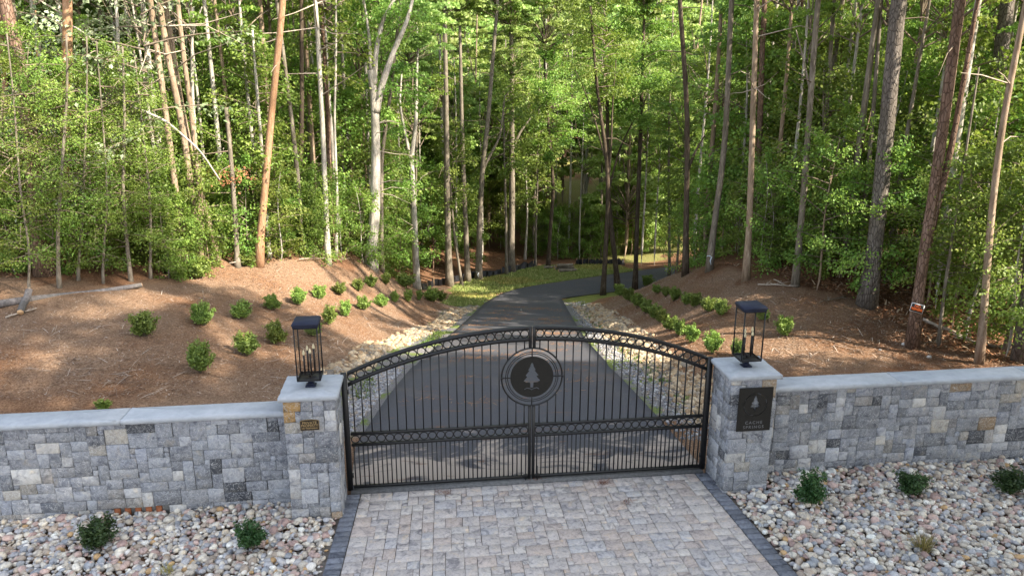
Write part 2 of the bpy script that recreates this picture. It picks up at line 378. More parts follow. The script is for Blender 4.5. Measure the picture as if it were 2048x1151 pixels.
# zones in plan, traced on the ground
def zone(pts): return np.array([ground(*p)[:2] for p in pts])
Z_GRASS = zone([(880, 606), (905, 590), (905, 572), (945, 557), (1000, 549), (1050, 537), (1080, 531), (1230, 529), (1290, 541), (1131, 563), (1056, 576), (1018, 583), (985, 596), (958, 610), (940, 608)])
Z_GRASS2 = zone([(1126, 594), (1206, 584), (1266, 580), (1240, 590), (1200, 597), (1170, 606), (1135, 610)])
TREELINE = [(-300, 585), (0, 570), (150, 562), (285, 560), (340, 552), (440, 522), (520, 528), (650, 522), (740, 530), (790, 556), (838, 574), (900, 564), (960, 552), (1071, 529), (1230, 524), (1290, 543), (1340, 548), (1400, 536), (1500, 556), (1600, 566), (1735, 597), (1800, 622), (1880, 655), (1990, 700), (2048, 712), (2400, 760)]
# ------------------------------------------------------------------ ground mesh
def lines(spec):
    o = []
    for a, b, s in spec: o += list(np.arange(a, b, s))
    return np.array(o)
gx = lines([(-130, -40, 6), (-40, -16, 1.2), (-16, 18, .2), (18, 42, 1.), (42, 140, 6)])
gy = np.concatenate([lines([(-40, -6, 3), (-6, -.2, .8)]), [-.1, -.04, .02], lines([(.1, 30, .2), (30, 50, .4), (50, 90, 1.5), (90, 230, 6)])])
GX, GY = np.meshgrid(gx, gy); gh = H(GX, GY)
dr, zr = road_near(GX, GY); gh = np.where((dr < -.15) & (GY > .0), gh - .06, gh)
gh = np.where((abs(GX) < 2.7) & (GY < .3) & (GY > -12), -.12, gh)
V = np.stack([GX.ravel(), GY.ravel(), gh.ravel()], 1); nx = len(gx)
ii = (np.arange(len(gy) - 1)[:, None] * nx + np.arange(nx - 1)[None]).ravel(); Q = np.stack([ii, ii + 1, ii + nx + 1, ii + nx], 1)
jx, jy = noise2(V[:, 0], V[:, 1], 5, 2.5, 2) * .25, noise2(V[:, 0], V[:, 1], 6, 2.5, 2) * .25
grass = (inpoly(V[:, 0] + jx, V[:, 1] + jy, Z_GRASS) | inpoly(V[:, 0] + jx, V[:, 1] + jy, Z_GRASS2)).astype(float)
d_, _ = road_near(V[:, 0] + jx * .5, V[:, 1] + jy * .5)
verge = ((d_ < 1.0 + .25 * jx) & (V[:, 1] > 1.7) & (V[:, 1] < 21)).astype(float)
# forest floor: beyond the tree line in plan
tl = np.array([ground(*p)[:2] for p in TREELINE if 0 <= p[0] <= 2048])
fpoly = np.concatenate([tl, [(30, 2), (130, 0), (130, 230), (-130, 230), (-130, 8), (-14, 12)]])
forest = inpoly(V[:, 0] + jx * 2, V[:, 1] + jy * 2, fpoly).astype(float)
forest = np.maximum(forest, ((V[:, 0] + jx > 6.3 + .35 * V[:, 1]) & (V[:, 1] > 0)).astype(float) * 1.)
forest *= (1 - grass)
hillg = ((V[:, 1] > 56) & (noise2(V[:, 0], V[:, 1], 15, .5, 3) > -.35)).astype(float); grass = np.maximum(grass, hillg * .8); hillg = np.maximum(hillg, ((V[:, 0] > 9) & (V[:, 0] < 32) & (V[:, 1] > 33) & (V[:, 1] <= 56) & (noise2(V[:, 0], V[:, 1], 16, .8, 3) > -.5)).astype(float)); grass = np.maximum(grass, hillg * .75); forest *= 1 - hillg
tint = np.stack([grass, verge * (1 - grass), forest], 1)
m, t, b = mat('ground_cover', .95, .1); v = coords(t); a = attr(t); sp = N(t, 'ShaderNodeSeparateColor'); t.links.new(a.outputs['Color'], sp.inputs[0])
nf = noise(t, 34, 5, .75, v, .6); ns = noise(t, 5, 4, .7, v, .3); nb = noise(t, .55, 3, .5, v)
mul = ramp(t, nf, [(.30, (.060, .036, .023)), (.44, (.170, .110, .073)), (.57, (.285, .190, .127)), (.72, (.45, .345, .255))])
mul = mix(t, mul, ramp(t, nb, [(.35, (.86, .70, .58)), (.6, (1.0, .98, .96))]), 1., 'MULTIPLY')
fl = ramp(t, nf, [(.3, (.040, .022, .013)), (.46, (.125, .064, .036)), (.6, (.215, .118, .068)), (.78, (.36, .24, .16))])
gr = ramp(t, nf, [(.3, (.07, .095, .022)), (.5, (.17, .20, .05)), (.72, (.31, .30, .11))])
gr = mix(t, gr, (.24, .17, .08), ramp(t, ns, [(.52, (0, 0, 0)), (.68, (.75, .75, .75))]))
vg = ramp(t, noise(t, 60, 4, .7, v), [(.3, (.08, .07, .065)), (.5, (.19, .18, .18)), (.7, (.34, .33, .33))])
vg = mix(t, vg, mix(t, gr, (.12, .20, .05), .4), ramp(t, noise(t, 1.6, 3, .6, v), [(.5, (0, 0, 0)), (.58, (.9, .9, .9))]))
c = mix(t, mul, fl, mth(t, 'MULTIPLY', sp.outputs[2], 1.)); c = mix(t, c, vg, sp.outputs[1]); c = mix(t, c, gr, sp.outputs[0])
t.links.new(c, b.inputs['Base Color']); bump(t, b, mth(t, 'ADD', nf, ns), .9, .04)
tag(obj('ground', npmesh('ground', V, Q, m, tint, True)), kind='structure'); M['ground'] = m
# ------------------------------------------------------------------ driveway (asphalt)
cs = np.linspace(0, 1, 15); A = RL[:, None] * (1 - cs[None, :, None]) + RM[:, None] * cs[None, :, None]
A[0, :, 1] = .08; A[0, 0, 0] = -2.44; A[0, -1, 0] = 2.44
A[..., 2] = H(A[..., 0], A[..., 1]) + .03
first = A[:1].copy(); V = A.reshape(-1, 3); n = 15
ii = (np.arange(NR - 1)[:, None] * n + np.arange(n - 1)[None]).ravel(); Q = np.stack([ii, ii + 1, ii + n + 1, ii + n], 1)
sk = []
for side in (0, n - 1):
    e = np.arange(NR) * n + side; base = len(V); V = np.concatenate([V, V[e] - np.array([0, 0, .1])]); k = np.arange(NR - 1)
    sk.append(np.stack([e[:-1], e[1:], base + k + 1, base + k], 1))
m, t, b = mat('asphalt', .75, .35); v = coords(t); nf = noise(t, 140, 3, .8, v); nb = noise(t, .8, 4, .6, v, .6); nm = noise(t, 4, 4, .65, v)
c = ramp(t, nf, [(.3, (.036, .036, .042)), (.55, (.066, .066, .076)), (.78, (.15, .15, .155))]); c = mix(t, c, (.125, .10, .085), ramp(t, nb, [(.52, (0, 0, 0)), (.75, (.55, .55, .55))]))
# dried clay and tyre dust by the gate, also painted pale for the spot of sun there; pine straw drifts further on
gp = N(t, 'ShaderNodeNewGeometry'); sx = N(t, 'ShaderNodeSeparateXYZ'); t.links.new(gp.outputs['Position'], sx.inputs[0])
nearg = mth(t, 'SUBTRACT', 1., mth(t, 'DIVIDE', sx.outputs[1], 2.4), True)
dust_and_sun = ramp(t, mth(t, 'MULTIPLY', noise(t, 1.5, 5, .65, coords(t, 'Object', (.6, 1.3, 1)), 1.2), mth(t, 'ADD', nearg, .42)), [(.50, (0, 0, 0)), (.60, (.8, .8, .8))])
c = mix(t, c, (.40, .33, .27), dust_and_sun)
st = ramp(t, noise(t, 2.2, 5, .7, coords(t, 'Object', (.5, 2.6, 1)), .8), [(.60, (0, 0, 0)), (.68, (.7, .7, .7))])
c = mix(t, c, (.16, .075, .035), mth(t, 'MULTIPLY', st, mth(t, 'GREATER_THAN', 9.5, sx.outputs[1])))
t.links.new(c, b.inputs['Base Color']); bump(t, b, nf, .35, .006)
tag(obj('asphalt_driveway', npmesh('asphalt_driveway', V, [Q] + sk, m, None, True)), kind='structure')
mb = MB(); mb.box((-2.43, -.10, -.1), (2.43, .10, .012)); tag(mb.build('concrete_threshold', plain('threshold_concrete', (.13, .13, .13), .9, .2, 0, .35, 25, .3)), kind='structure')
# ------------------------------------------------------------------ rectangle packing
def pack(nw, nh, shapes, r):
    G = np.zeros((nh, nw), int); out = []
    for j in range(nh):
        for i in range(nw):
            if G[j, i]: continue
            for _ in range(30):
                w_, h_ = shapes[r.integers(len(shapes))]
                w_ = min(w_, nw - i); h_ = min(h_, nh - j)
                if nw - i - w_ == 1: w_ += 1
                if (G[j:j + h_, i:i + w_] == 0).all(): break
            else: w_, h_ = 1, 1
            G[j:j + h_, i:i + w_] = 1; out.append((i, j, w_, h_))
    return out
def slabs(rects, joint, depth, cham, dj, r, cj=.004):
    """rects (u0,v0,u1,v1) -> verts in (u, v, depth) and quads; 12 verts per stone"""
    V = []; Q = []
    for k, (u0, v0, u1, v1) in enumerate(rects):
        d = depth + r.uniform(0, dj); j = joint / 2; c = cham
        o = np.array([(u0 + j, v0 + j), (u1 - j, v0 + j), (u1 - j, v1 - j), (u0 + j, v1 - j)]) + r.uniform(-cj, cj, (4, 2))
        m_ = o.mean(0); inn = m_ + (o - m_) * (1 - c / np.maximum(np.abs(o - m_), .01))
        tl_ = r.uniform(-dj, dj, 4) * .35
        for q in range(4): V.append((*o[q], 0.))
        for q in range(4): V.append((*o[q], d - c))
        for q in range(4): V.append((*inn[q], d + tl_[q]))
        b_ = k * 12
        for q in range(4):
            p = (q + 1) % 4; Q.append((b_ + q, b_ + p, b_ + 4 + p, b_ + 4 + q)); Q.append((b_ + 4 + q, b_ + 4 + p, b_ + 8 + p, b_ + 8 + q))
        Q.append((b_ + 8, b_ + 9, b_ + 10, b_ + 11))
    return np.array(V), np.array(Q)
def stone_cols(n, r):
    base = np.array([(.235, .245, .262), (.30, .315, .335), (.36, .37, .385), (.19, .20, .215), (.43, .43, .425), (.27, .26, .245), (.34, .32, .28), (.085, .09, .10), (.47, .46, .43), (.27, .20, .13), (.28, .295, .325)])
    p = np.array([.23, .20, .13, .12, .05, .05, .03, .03, .03, .004, .126]); p /= p.sum()
    c = base[r.choice(len(base), n, p=p)] * r.uniform(.72, 1.12, (n, 1)) * np.array([.97, .97, 1.]); return np.clip(c, .02, .8)
WALL_SH = [(3, 2), (4, 2), (3, 2), (2, 2), (4, 3), (5, 3), (3, 2), (2, 3), (5, 2), (4, 2), (3, 3)]
# ------------------------------------------------------------------ stone walls and piers
def facing(name, parent, x0, x1, z0, z1, place, r, cell=.0667):
    nw, nh = max(3, round((x1 - x0) / cell)), max(3, round((z1 - z0) / cell)); cw, ch = (x1 - x0) / nw, (z1 - z0) / nh
    R_ = [(x0 + i * cw, z0 + j * ch, x0 + (i + w_) * cw, z0 + (j + h_) * ch) for i, j, w_, h_ in pack(nw, nh, WALL_SH, r)]
    V, Q = slabs(R_, .005, .035, .003, .013, r, .006)
    c = np.repeat(stone_cols(len(R_), r), 12, 0)
    return obj(name, npmesh(name, place(V), Q, M['stone'], c), parent)
def rough_slab(name, x0, x1, y0, y1, z0, z1, parent, r, step=.05):
    """a stone slab with split, ragged edges"""
    nx_ = max(4, int((x1 - x0) / step)); ny_ = max(4, int((y1 - y0) / step))
    per = [(x0 + (x1 - x0) * i / nx_, y0, 0, -1) for i in range(nx_)] + [(x1, y0 + (y1 - y0) * i / ny_, 1, 0) for i in range(ny_)] + [(x1 - (x1 - x0) * i / nx_, y1, 0, 1) for i in range(nx_)] + [(x0, y1 - (y1 - y0) * i / ny_, -1, 0) for i in range(ny_)]
    per = np.array(per); n_ = len(per); V = []
    for lvl, (zz, inn) in enumerate(((z1, .010), (z1 - .012, 0.), ((z0 + z1) / 2, -.004), (z0 + .006, .006), (z0, .016))):
        jj = r.uniform(-.006, .006, n_) if lvl in (1, 2, 3) else r.uniform(-.003, .003, n_)
        off = -inn + jj
        V.append(np.stack([per[:, 0] + per[:, 2] * off, per[:, 1] + per[:, 3] * off, np.full(n_, zz) + (r.uniform(-.004, .004, n_) if lvl in (1, 2, 3) else 0)], 1))
    V = np.concatenate(V + [np.array([[(x0 + x1) / 2, (y0 + y1) / 2, z1], [(x0 + x1) / 2, (y0 + y1) / 2, z0]])]); k = np.arange(n_); kn = (k + 1) % n_
    Q = np.concatenate([np.stack([l * n_ + kn, l * n_ + k, (l + 1) * n_ + k, (l + 1) * n_ + kn], 1)[:, ::-1] * 1 for l in range(4)])[:, ::-1]
    T = np.concatenate([np.stack([k, kn, np.full(n_, 5 * n_)], 1), np.stack([4 * n_ + kn, 4 * n_ + k, np.full(n_, 5 * n_ + 1)], 1)])
    return obj(name, npmesh(name, V, [Q, T], M['cap']), parent)
def stone_wall(x0, x1, label, seed, inner):
    r = np.random.default_rng(seed); e = empty('stone_wall', ((x0 + x1) / 2, -.13, 0)); tag(e, label, 'stone wall'); ox = (x0 + x1) / 2
    mb = MB(); mb.box((x0 - ox, -.105, -.2), (x1 - ox, .10, 1.247)); mb.build('wall_core', M['mortar'], e)
    zb = -.09
    if inner < 0:   # the left wall shows a low weep gap with orange brick near its foot
        g0, g1 = hz(222, 1028, .05)[0], hz(333, 1028, .05)[0]
        segs = [(x0, g0), (g1, x1)]; nh = round((1.247 + .09) / .0667)
        facing('stone_facing', e, x0, x1, .10, 1.247, lambda V: np.stack([V[:, 0] - ox, -.105 - V[:, 2], V[:, 1]], 1), r)
        for k, (a, b_) in enumerate(segs):
            facing('foot_stones', e, a, b_, -.12, .10, lambda V: np.stack([V[:, 0] - ox, -.105 - V[:, 2], V[:, 1]], 1), r)
        mb = MB(); xx = g0 + .02
        while xx < g1 - .08:
            mb.box((xx - ox, -.135, -.12), (xx - ox + .07, -.104, .094), bev=.004); xx += .125
        mb.build('brick_footing', M['brick'], e)
    else:
        facing('stone_facing', e, x0, x1, -.12, 1.247, lambda V: np.stack([V[:, 0] - ox, -.105 - V[:, 2], V[:, 1]], 1), r)
    # capstones, butted
    n_ = int(round((x1 - x0) / 1.95)); L = (x1 - x0) / n_
    for k in range(n_):
        rough_slab('capstone', x0 + k * L + .003 - ox, x0 + (k + 1) * L - .003 - ox, -.19, .185, 1.250, 1.318, e, r)
    return e
stone_wall(-13.0, -3.115, 'low grey ashlar stone wall running from the left pillar with a brick weep gap at its foot', 11, -1)
stone_wall(3.115, 14.9, 'low grey ashlar stone wall running from the pillar that carries the square black plaque', 12, 1)
PC = 2.794; PY = -.339; PH = .309
def pillar(sx, label, seed):
    r = np.random.default_rng(seed); e = empty('stone_pillar', (sx * PC, PY, 0)); tag(e, label, 'pillar'); h = PH - .04
    mb = MB(); mb.box((-h, -h, -.2), (h, h, 1.60)); mb.build('pillar_core', M['mortar'], e)
    pls = [lambda V: np.stack([V[:, 0], -h - V[:, 2], V[:, 1]], 1), lambda V: np.stack([h + V[:, 2], V[:, 0], V[:, 1]], 1), lambda V: np.stack([-V[:, 0], h + V[:, 2], V[:, 1]], 1), lambda V: np.stack([-h - V[:, 2], -V[:, 0], V[:, 1]], 1)]
    for k, pl in enumerate(pls):
        a = PH - .004 if k % 2 == 0 else h - .001
        f = facing('stone_face', e, -a, a, -.12, 1.60, pl, r, .068)
        if k == 0:   # rusty stone under the cap
            at = f.data.attributes['tint'].data; vs = f.data.vertices
            for i in range(0, len(vs), 12):
                cx = sum(vs[i + q].co.x for q in range(4)) / 4; cz = sum(vs[i + q].co.z for q in range(4)) / 4
                if (sx < 0 and cx < -.16 and 1.38 < cz < 1.56) or (sx > 0 and cx > .16 and 1.3 < cz < 1.6):
                    for q in range(12): at[i + q].color = (.36, .23, .10, 1) if sx < 0 else (.30, .235, .165, 1)
    rough_slab('capstone', -.35, .35, -.35, .35, 1.603, 1.668, e, r, .04)
    return e
pillar(-1, 'grey stone gate pillar with a small bronze plaque and a rust coloured stone below its cap', 21)
pillar(1, 'grey stone gate pillar carrying the large square black plaque on its front', 22)
# ------------------------------------------------------------------ entrance pavers
r = np.random.default_rng(31); cell = .0695; nw, nh = 66, 57
R_ = []
for i, j, w_, h_ in pack(nw, nh, [(3, 2), (2, 3), (3, 3), (2, 2), (3, 2), (4, 3)], r):
    x0 = -2.294 + i * cell; y0 = -.12 - j * cell; R_.append((x0, y0 - h_ * cell, x0 + w_ * cell, y0))
V, Q = slabs(R_, .0045, .05, .005, .003, r, .003); k = 1 + np.clip(-(V[:, 1] + .1) * .028, 0, .3)
V = np.stack([V[:, 0] * k, V[:, 1], V[:, 2] - .048], 1)
base = np.array([(.47, .425, .395), (.44, .40, .375), (.43, .41, .405), (.50, .46, .425), (.45, .385, .345), (.40, .37, .355), (.46, .44, .43)])
c = np.repeat(base[r.choice(7, len(R_), p=[.25, .22, .08, .19, .14, .07, .05])] * r.uniform(.96, 1.04, (len(R_), 1)), 12, 0)
tag(obj('paver_driveway', npmesh('paver_driveway', V, Q, M['paver'], c)), kind='structure')
for sx in (-1, 1):
    R_ = [(2.30, -.12 - (j + 1) * .105, 2.485, -.12 - j * .105) for j in range(36)]
    V, Q = slabs(R_, .005, .052, .008, .005, r, .002); k = 1 + np.clip(-(V[:, 1] + .1) * .028, 0, .3)
    V = np.stack([V[:, 0] * k * sx, V[:, 1], V[:, 2] - .046], 1); Q = Q if sx > 0 else Q[:, ::-1]
    c = np.repeat(np.array([[.15, .16, .185]]) * r.uniform(.8, 1.3, (len(R_), 1)), 12, 0)
    tag(obj('paver_border', npmesh('paver_border', V, Q, M['paver'], c)), kind='structure')
mb = MB(); mb.box((-2.95, -4.0, -.14), (2.95, -.11, -.012)); tag(mb.build('paver_bedding', plain('bedding_sand', (.16, .14, .12), .95, .1, 0, .3, 40)), kind='structure')
# ------------------------------------------------------------------ loose stones
def icos(sub=1):
    bm = bmesh.new(); bmesh.ops.create_icosphere(bm, subdivisions=sub, radius=1)
    V = np.array([v.co[:] for v in bm.verts]); T = np.array([[v.index for v in f.verts] for f in bm.faces]); bm.free(); return V, T
IV, IT = icos(2); IV1, IT1 = icos(1)
def stones(name, P, size, cols, m_, lo=False, flat=(.5, .75), ang=.1, lift=.3):
    Vb, Tb = (IV1, IT1) if lo else (IV, IT); n_ = len(P); s_ = np.stack([size, size * rng.uniform(.62, .95, n_), size * rng.uniform(*flat, n_)], 1)
    Vv = Vb[None] * (1 + rng.uniform(-ang, ang, (n_, len(Vb), 1))) ; Vv = Vv * s_[:, None]
    a = rng.uniform(0, 6.28, n_); tx = rng.normal(0, .28, n_); c_, s2 = np.cos(tx)[:, None], np.sin(tx)[:, None]
    y, z = Vv[..., 1] * c_ - Vv[..., 2] * s2, Vv[..., 1] * s2 + Vv[..., 2] * c_
    ty = rng.normal(0, .28, n_); c_, s2 = np.cos(ty)[:, None], np.sin(ty)[:, None]; x, z = Vv[..., 0] * c_ - z * s2, Vv[..., 0] * s2 + z * c_
    c_, s2 = np.cos(a)[:, None], np.sin(a)[:, None]; x, y = x * c_ - y * s2, x * s2 + y * c_
    Vv = np.stack([x, y, z], -1) + P[:, None]; Vv[..., 2] += (s_[:, 2] * lift)[:, None]
    T = (Tb[None] + (np.arange(n_) * len(Vb))[:, None, None]).reshape(-1, 3)
    return npmesh(name, Vv.reshape(-1, 3), T, m_, np.repeat(cols, len(Vb), 0), True)
def pal(n_, base, p=None, var=.12):
    base = np.array(base); p = None if p is None else np.array(p) / np.sum(p)
    return np.clip(base[rng.choice(len(base), n_, p=p)] * rng.uniform(1 - var, 1 + var, (n_, 1)), .01, .85)
PEB = [(.44, .39, .32), (.33, .325, .33), (.52, .48, .41), (.31, .255, .205), (.41, .30, .26), (.25, .26, .275), (.60, .57, .52), (.40, .26, .13), (.30, .21, .185)]
PP = [.20, .18, .16, .10, .10, .09, .10, .02, .05]
def edge_x(y): return 2.485 * (1 + np.clip(-(y + .1) * .028, 0, .3)) + .02
def bed(x0, x1, name, per):
    pts = []
    y0, y1 = -4.2, -.26; A_ = (x1 - x0) * (y1 - y0); n_ = int(A_ * per)
    for layer, z in ((0, .0), (1, .028)):
        # jittered grid keeps stones touching without clumping
        g = math.sqrt(1 / per); X, Y = np.meshgrid(np.arange(x0, x1, g), np.arange(y0, y1, g)); X = X + rng.uniform(-.5, .5, X.shape) * g * .95; Y = Y + rng.uniform(-.5, .5, Y.shape) * g * .95
        k = rng.random(X.shape) < (1 if layer == 0 else .55); pts.append(np.stack([X[k], Y[k], np.full(k.sum(), z)], 1))
    P = np.concatenate(pts); ok = (abs(P[:, 0]) > edge_x(P[:, 1]) + .01)
    ok &= ~((abs(abs(P[:, 0]) - PC) < PH + .02) & (P[:, 1] > PY - PH - .02)); P = P[ok]; P[:, 2] -= np.where((P[:, 0] > -5.35) & (P[:, 0] < -4.45) & (P[:, 1] > -.6), .035, 0)
    P[:, 2] += noise2(P[:, 0], P[:, 1], 8, 2.2, 2) * .018 - .015 + np.clip((P[:, 1] + .8) * .03, 0, .02)
    edge = np.clip((abs(P[:, 0]) - edge_x(P[:, 1])) / .15, 0, 1); P[:, 2] -= (1 - edge) * .012
    sz = np.clip(rng.lognormal(math.log(.036), .34, len(P)), .016, .075)
    return tag(obj(name, stones(name, P, sz, np.clip(pal(len(P), PEB, PP) * 1.2, 0, .75), M['pebble'], False, (.45, .75), .05)), 'rounded grey, tan and pink river pebbles covering the bed before the wall ' + ('beside the left pillar' if x0 < 0 else 'beside the right pillar'), 'pebbles', kind='stuff')
bed(-8.2, -2.5, 'river_pebbles', 300); bed(2.5, 8.7, 'river_pebbles', 300)
# far, unseen stretch of the beds: plain ground shows there
# rock channels along the driveway
def along(ptsL, n_, wid, seed):
    C_ = resample(np.array([ground(*p) for p in ptsL]), 200); r = np.random.default_rng(seed); u = r.uniform(0, 199, n_); i = u.astype(int); i = np.minimum(i, 198); f = u - i
    P = C_[i] * (1 - f[:, None]) + C_[i + 1] * f[:, None]; T = C_[i + 1] - C_[i]; T /= np.linalg.norm(T[:, :2], axis=1)[:, None]; Nn = np.stack([-T[:, 1], T[:, 0]], 1)
    o = r.normal(0, wid / 2, n_).clip(-wid, wid); x, y = P[:, 0] + Nn[:, 0] * o, P[:, 1] + Nn[:, 1] * o
    d, _ = road_near(x, y); k = (d > .12) & (y > .12); x, y = x[k], y[k]
    return np.stack([x, y, H(x, y)], 1)
RIP = [(.37, .28, .18), (.45, .36, .25), (.29, .20, .12), (.33, .28, .22), (.22, .19, .155)]
CH_L = [(668, 752), (730, 715), (790, 688), (850, 660), (900, 636), (940, 616)]
CH_R = [(1440, 850), (1400, 800), (1350, 750), (1300, 712), (1250, 672), (1205, 635), (1172, 612)]
for nm, ch, wd, lab in (('riprap_rocks', CH_L, .34, 'tan broken rocks lining the ditch below the left mulch mound'), ('riprap_rocks', CH_R, .50, 'tan broken rocks lining the ditch below the right mulch mound')):
    P = along(ch, 3600, wd, 41); n_ = len(P); sz = np.clip(rng.lognormal(math.log(.040), .42, n_), .02, .11)
    tag(obj(nm, stones(nm, P, sz, pal(n_, RIP, [.34, .24, .2, .12, .1]), M['riprap'], False, (.5, .9), .22, .1)), lab, 'rocks', kind='stuff')
GR_L = [(700, 880), (705, 850), (722, 820), (745, 790), (775, 755), (800, 735)]
GR_R = [(1400, 880), (1370, 838), (1330, 800), (1290, 765), (1260, 735), (1230, 710), (1205, 680), (1175, 640), (1150, 605)]
for ch, lab in ((GR_L, 'grey gravel strip along the left edge of the asphalt driveway'), (GR_R, 'grey gravel strip along the right edge of the asphalt driveway')):
    P = along(ch, 5200, .36, 42); n_ = len(P); sz = np.clip(rng.lognormal(math.log(.022), .35, n_), .012, .05)
    tag(obj('gravel', stones('gravel', P, sz, pal(n_, [(.25, .25, .265), (.34, .34, .35), (.17, .17, .185), (.27, .23, .19)]), M['riprap'], True, (.5, .9), .2, .1)), lab, 'gravel', kind='stuff')
# ------------------------------------------------------------------ straw litter, grass, weeds
def strips(P, L, W, az, el, tint_, bend=0.):
    """thin blades: quad with a point; P base, az heading, el elevation"""
    D = np.stack([np.cos(az) * np.cos(el), np.sin(az) * np.cos(el), np.sin(el)], 1) * L[:, None]; Sd = np.stack([-np.sin(az), np.cos(az), np.zeros(len(P))], 1) * (W / 2)[:, None]
    mid = P + D * .55 + np.array([0, 0, 1]) * (bend * L)[:, None]; tip = P + D
    V = np.stack([P - Sd, P + Sd, mid + Sd * .8, mid - Sd * .8, tip], 1).reshape(-1, 3); k = np.arange(len(P)) * 5
    return V, np.stack([k, k + 1, k + 2, k + 3], 1), np.stack([k + 3, k + 2, k + 4], 1), np.repeat(tint_, 5, 0)
m, t, b = mat('straw', .85, .2); a = attr(t); t.links.new(a.outputs['Color'], b.inputs['Base Color']); M['straw'] = m
def scatter_px(poly, n_, r):
    """random spots on the ground inside an outline traced on it"""
    Zp = zone(poly); x0, y0 = Zp.min(0); x1, y1 = Zp.max(0); x = r.uniform(x0, x1, n_ * 3); y = r.uniform(y0, y1, n_ * 3); k = inpoly(x, y, Zp); x, y = x[k][:n_], y[k][:n_]
    return x, y
r = np.random.default_rng(51)
STRAW = [(.25, .165, .115), (.33, .245, .185), (.17, .095, .06), (.11, .06, .035), (.42, .35, .29)]
for poly, n_, lab in (([(-250, 800), (560, 800), (655, 765), (690, 730), (800, 680), (920, 615), (830, 590), (740, 540), (640, 530), (440, 540), (285, 580), (0, 625), (-250, 640)], 34000, 'brown pine straw mulch lying over the left mound'),
                     ([(1560, 750), (1440, 735), (1400, 760), (1300, 685), (1200, 618), (1300, 565), (1400, 552), (1600, 585), (1740, 620), (1850, 680), (2300, 725)], 34000, 'reddish brown pine straw mulch lying over the right mound')):
    x, y = scatter_px([p for p in poly], n_, r); n2 = len(x); P = np.stack([x, y, H(x, y) + r.uniform(.004, .02, n2)], 1)
    V, Q, T, c = strips(P, r.uniform(.03, .10, n2), r.uniform(.005, .012, n2), r.uniform(0, 6.28, n2), r.normal(.05, .16, n2), pal(n2, STRAW, [.3, .2, .25, .17, .08], .2), .05)
    tag(obj('pine_straw', npmesh('pine_straw', V, [Q, T], M['straw'], c)), lab, 'mulch', kind='stuff')
x, y = scatter_px([(-200, 600), (0, 560), (290, 545), (440, 515), (650, 515), (800, 550), (840, 520), (1060, 520), (1000, 490), (300, 480), (-200, 500)], 9000, r)
x2, y2 = scatter_px([(1400, 540), (1600, 570), (1740, 610), (1850, 690), (2000, 725), (2300, 740), (2300, 600), (1800, 560), (1500, 530)], 14000, r); x = np.concatenate([x, x2]); y = np.concatenate([y, y2]); n2 = len(x)
P = np.stack([x, y, H(x, y) + r.uniform(.004, .03, n2)], 1)
V, Q, T, c = strips(P, r.uniform(.06, .22, n2), r.uniform(.01, .045, n2), r.uniform(0, 6.28, n2), r.normal(.1, .2, n2), pal(n2, [(.22, .10, .05), (.34, .17, .09), (.12, .06, .03), (.45, .33, .22)], [.35, .25, .25, .15], .2), .05)
tag(obj('leaf_litter', npmesh('leaf_litter', V, [Q, T], M['straw'], c)), 'red brown dead leaves and needles on the forest floor', 'leaf litter', kind='stuff')
x, y = [], []
for q in range(70):
    i = int(r.integers(6, 62)); f = r.uniform(.08, .92); c0 = RL[i] * (1 - f) + RM[i] * f; n2 = int(r.integers(20, 90)); x.append(c0[0] + r.normal(0, .22, n2)); y.append(c0[1] + r.normal(0, .07, n2))
x, y = np.concatenate(x), np.concatenate(y); n2 = len(x); P = np.stack([x, y, H(x, y) + .034], 1); dd, _ = road_near(x, y); k = dd < -.05; P = P[k]; n2 = len(P)
V, Q, T, c = strips(P, r.uniform(.06, .16, n2), r.uniform(.004, .009, n2), r.normal(0, 1., n2), r.normal(.02, .03, n2), pal(n2, [(.30, .14, .06), (.20, .09, .04), (.36, .22, .12)], None, .2), .0)
tag(obj('pine_needles', npmesh('pine_needles', V, [Q, T], M['straw'], c)), 'thin orange drifts of pine needles blown across the asphalt', 'pine needles', kind='stuff')
gg = np.array([ground(*p) for p in ((300, 760), (560, 750), (180, 720), (620, 700), (130, 650), (430, 600), (540, 570), (1640, 690), (1700, 660), (1500, 600), (1590, 720), (1760, 650), (1410, 580), (660, 690), (760, 650))])
n2 = 900; kk = r.integers(0, len(gg), n2); P = gg[kk] + r.normal(0, .5, (n2, 3)) * np.array([1, 1, 0]); P[:, 2] = H(P[:, 0], P[:, 1]) + .01
V, Q, T, c = strips(P, r.uniform(.12, .5, n2), r.uniform(.008, .02, n2), r.uniform(0, 6.28, n2), r.normal(.03, .08, n2), pal(n2, [(.10, .06, .04), (.30, .22, .16), (.16, .10, .07), (.40, .33, .27)], None, .2), .02)
tag(obj('twig_litter', npmesh('twig_litter', V, [Q, T], M['straw'], c)), 'broken twigs and bark chips scattered on the mulch mounds', 'twigs', kind='stuff')
def grass_patch(x, y, hmin, hmax, lab, cols):
    n2 = len(x); P = np.stack([x, y, H(x, y)], 1); patch = noise2(x, y, 9, .8, 3)
    c = pal(n2, cols, None, .2); c = c * (1 - .0) ; dry = (patch > .35)[:, None]; c = np.where(dry, c * np.array([1.2, .98, .95]), c)
    V, Q, T, c = strips(P, r.uniform(hmin, hmax, n2), r.uniform(.012, .03, n2), r.uniform(0, 6.28, n2), r.uniform(.35, 1.4, n2), c, .08)
    tag(obj('grass', npmesh('grass', V, [Q, T], M['straw'], c)), lab, 'grass', kind='stuff')
GC = [(.19, .25, .06), (.26, .30, .09), (.33, .32, .13), (.15, .20, .05)]
x0, y0 = Z_GRASS.min(0); x1, y1 = Z_GRASS.max(0); x, y = r.uniform(x0, x1, 90000), r.uniform(y0, y1, 90000); k = inpoly(x, y, Z_GRASS); d, _ = road_near(x, y); k &= d > .1
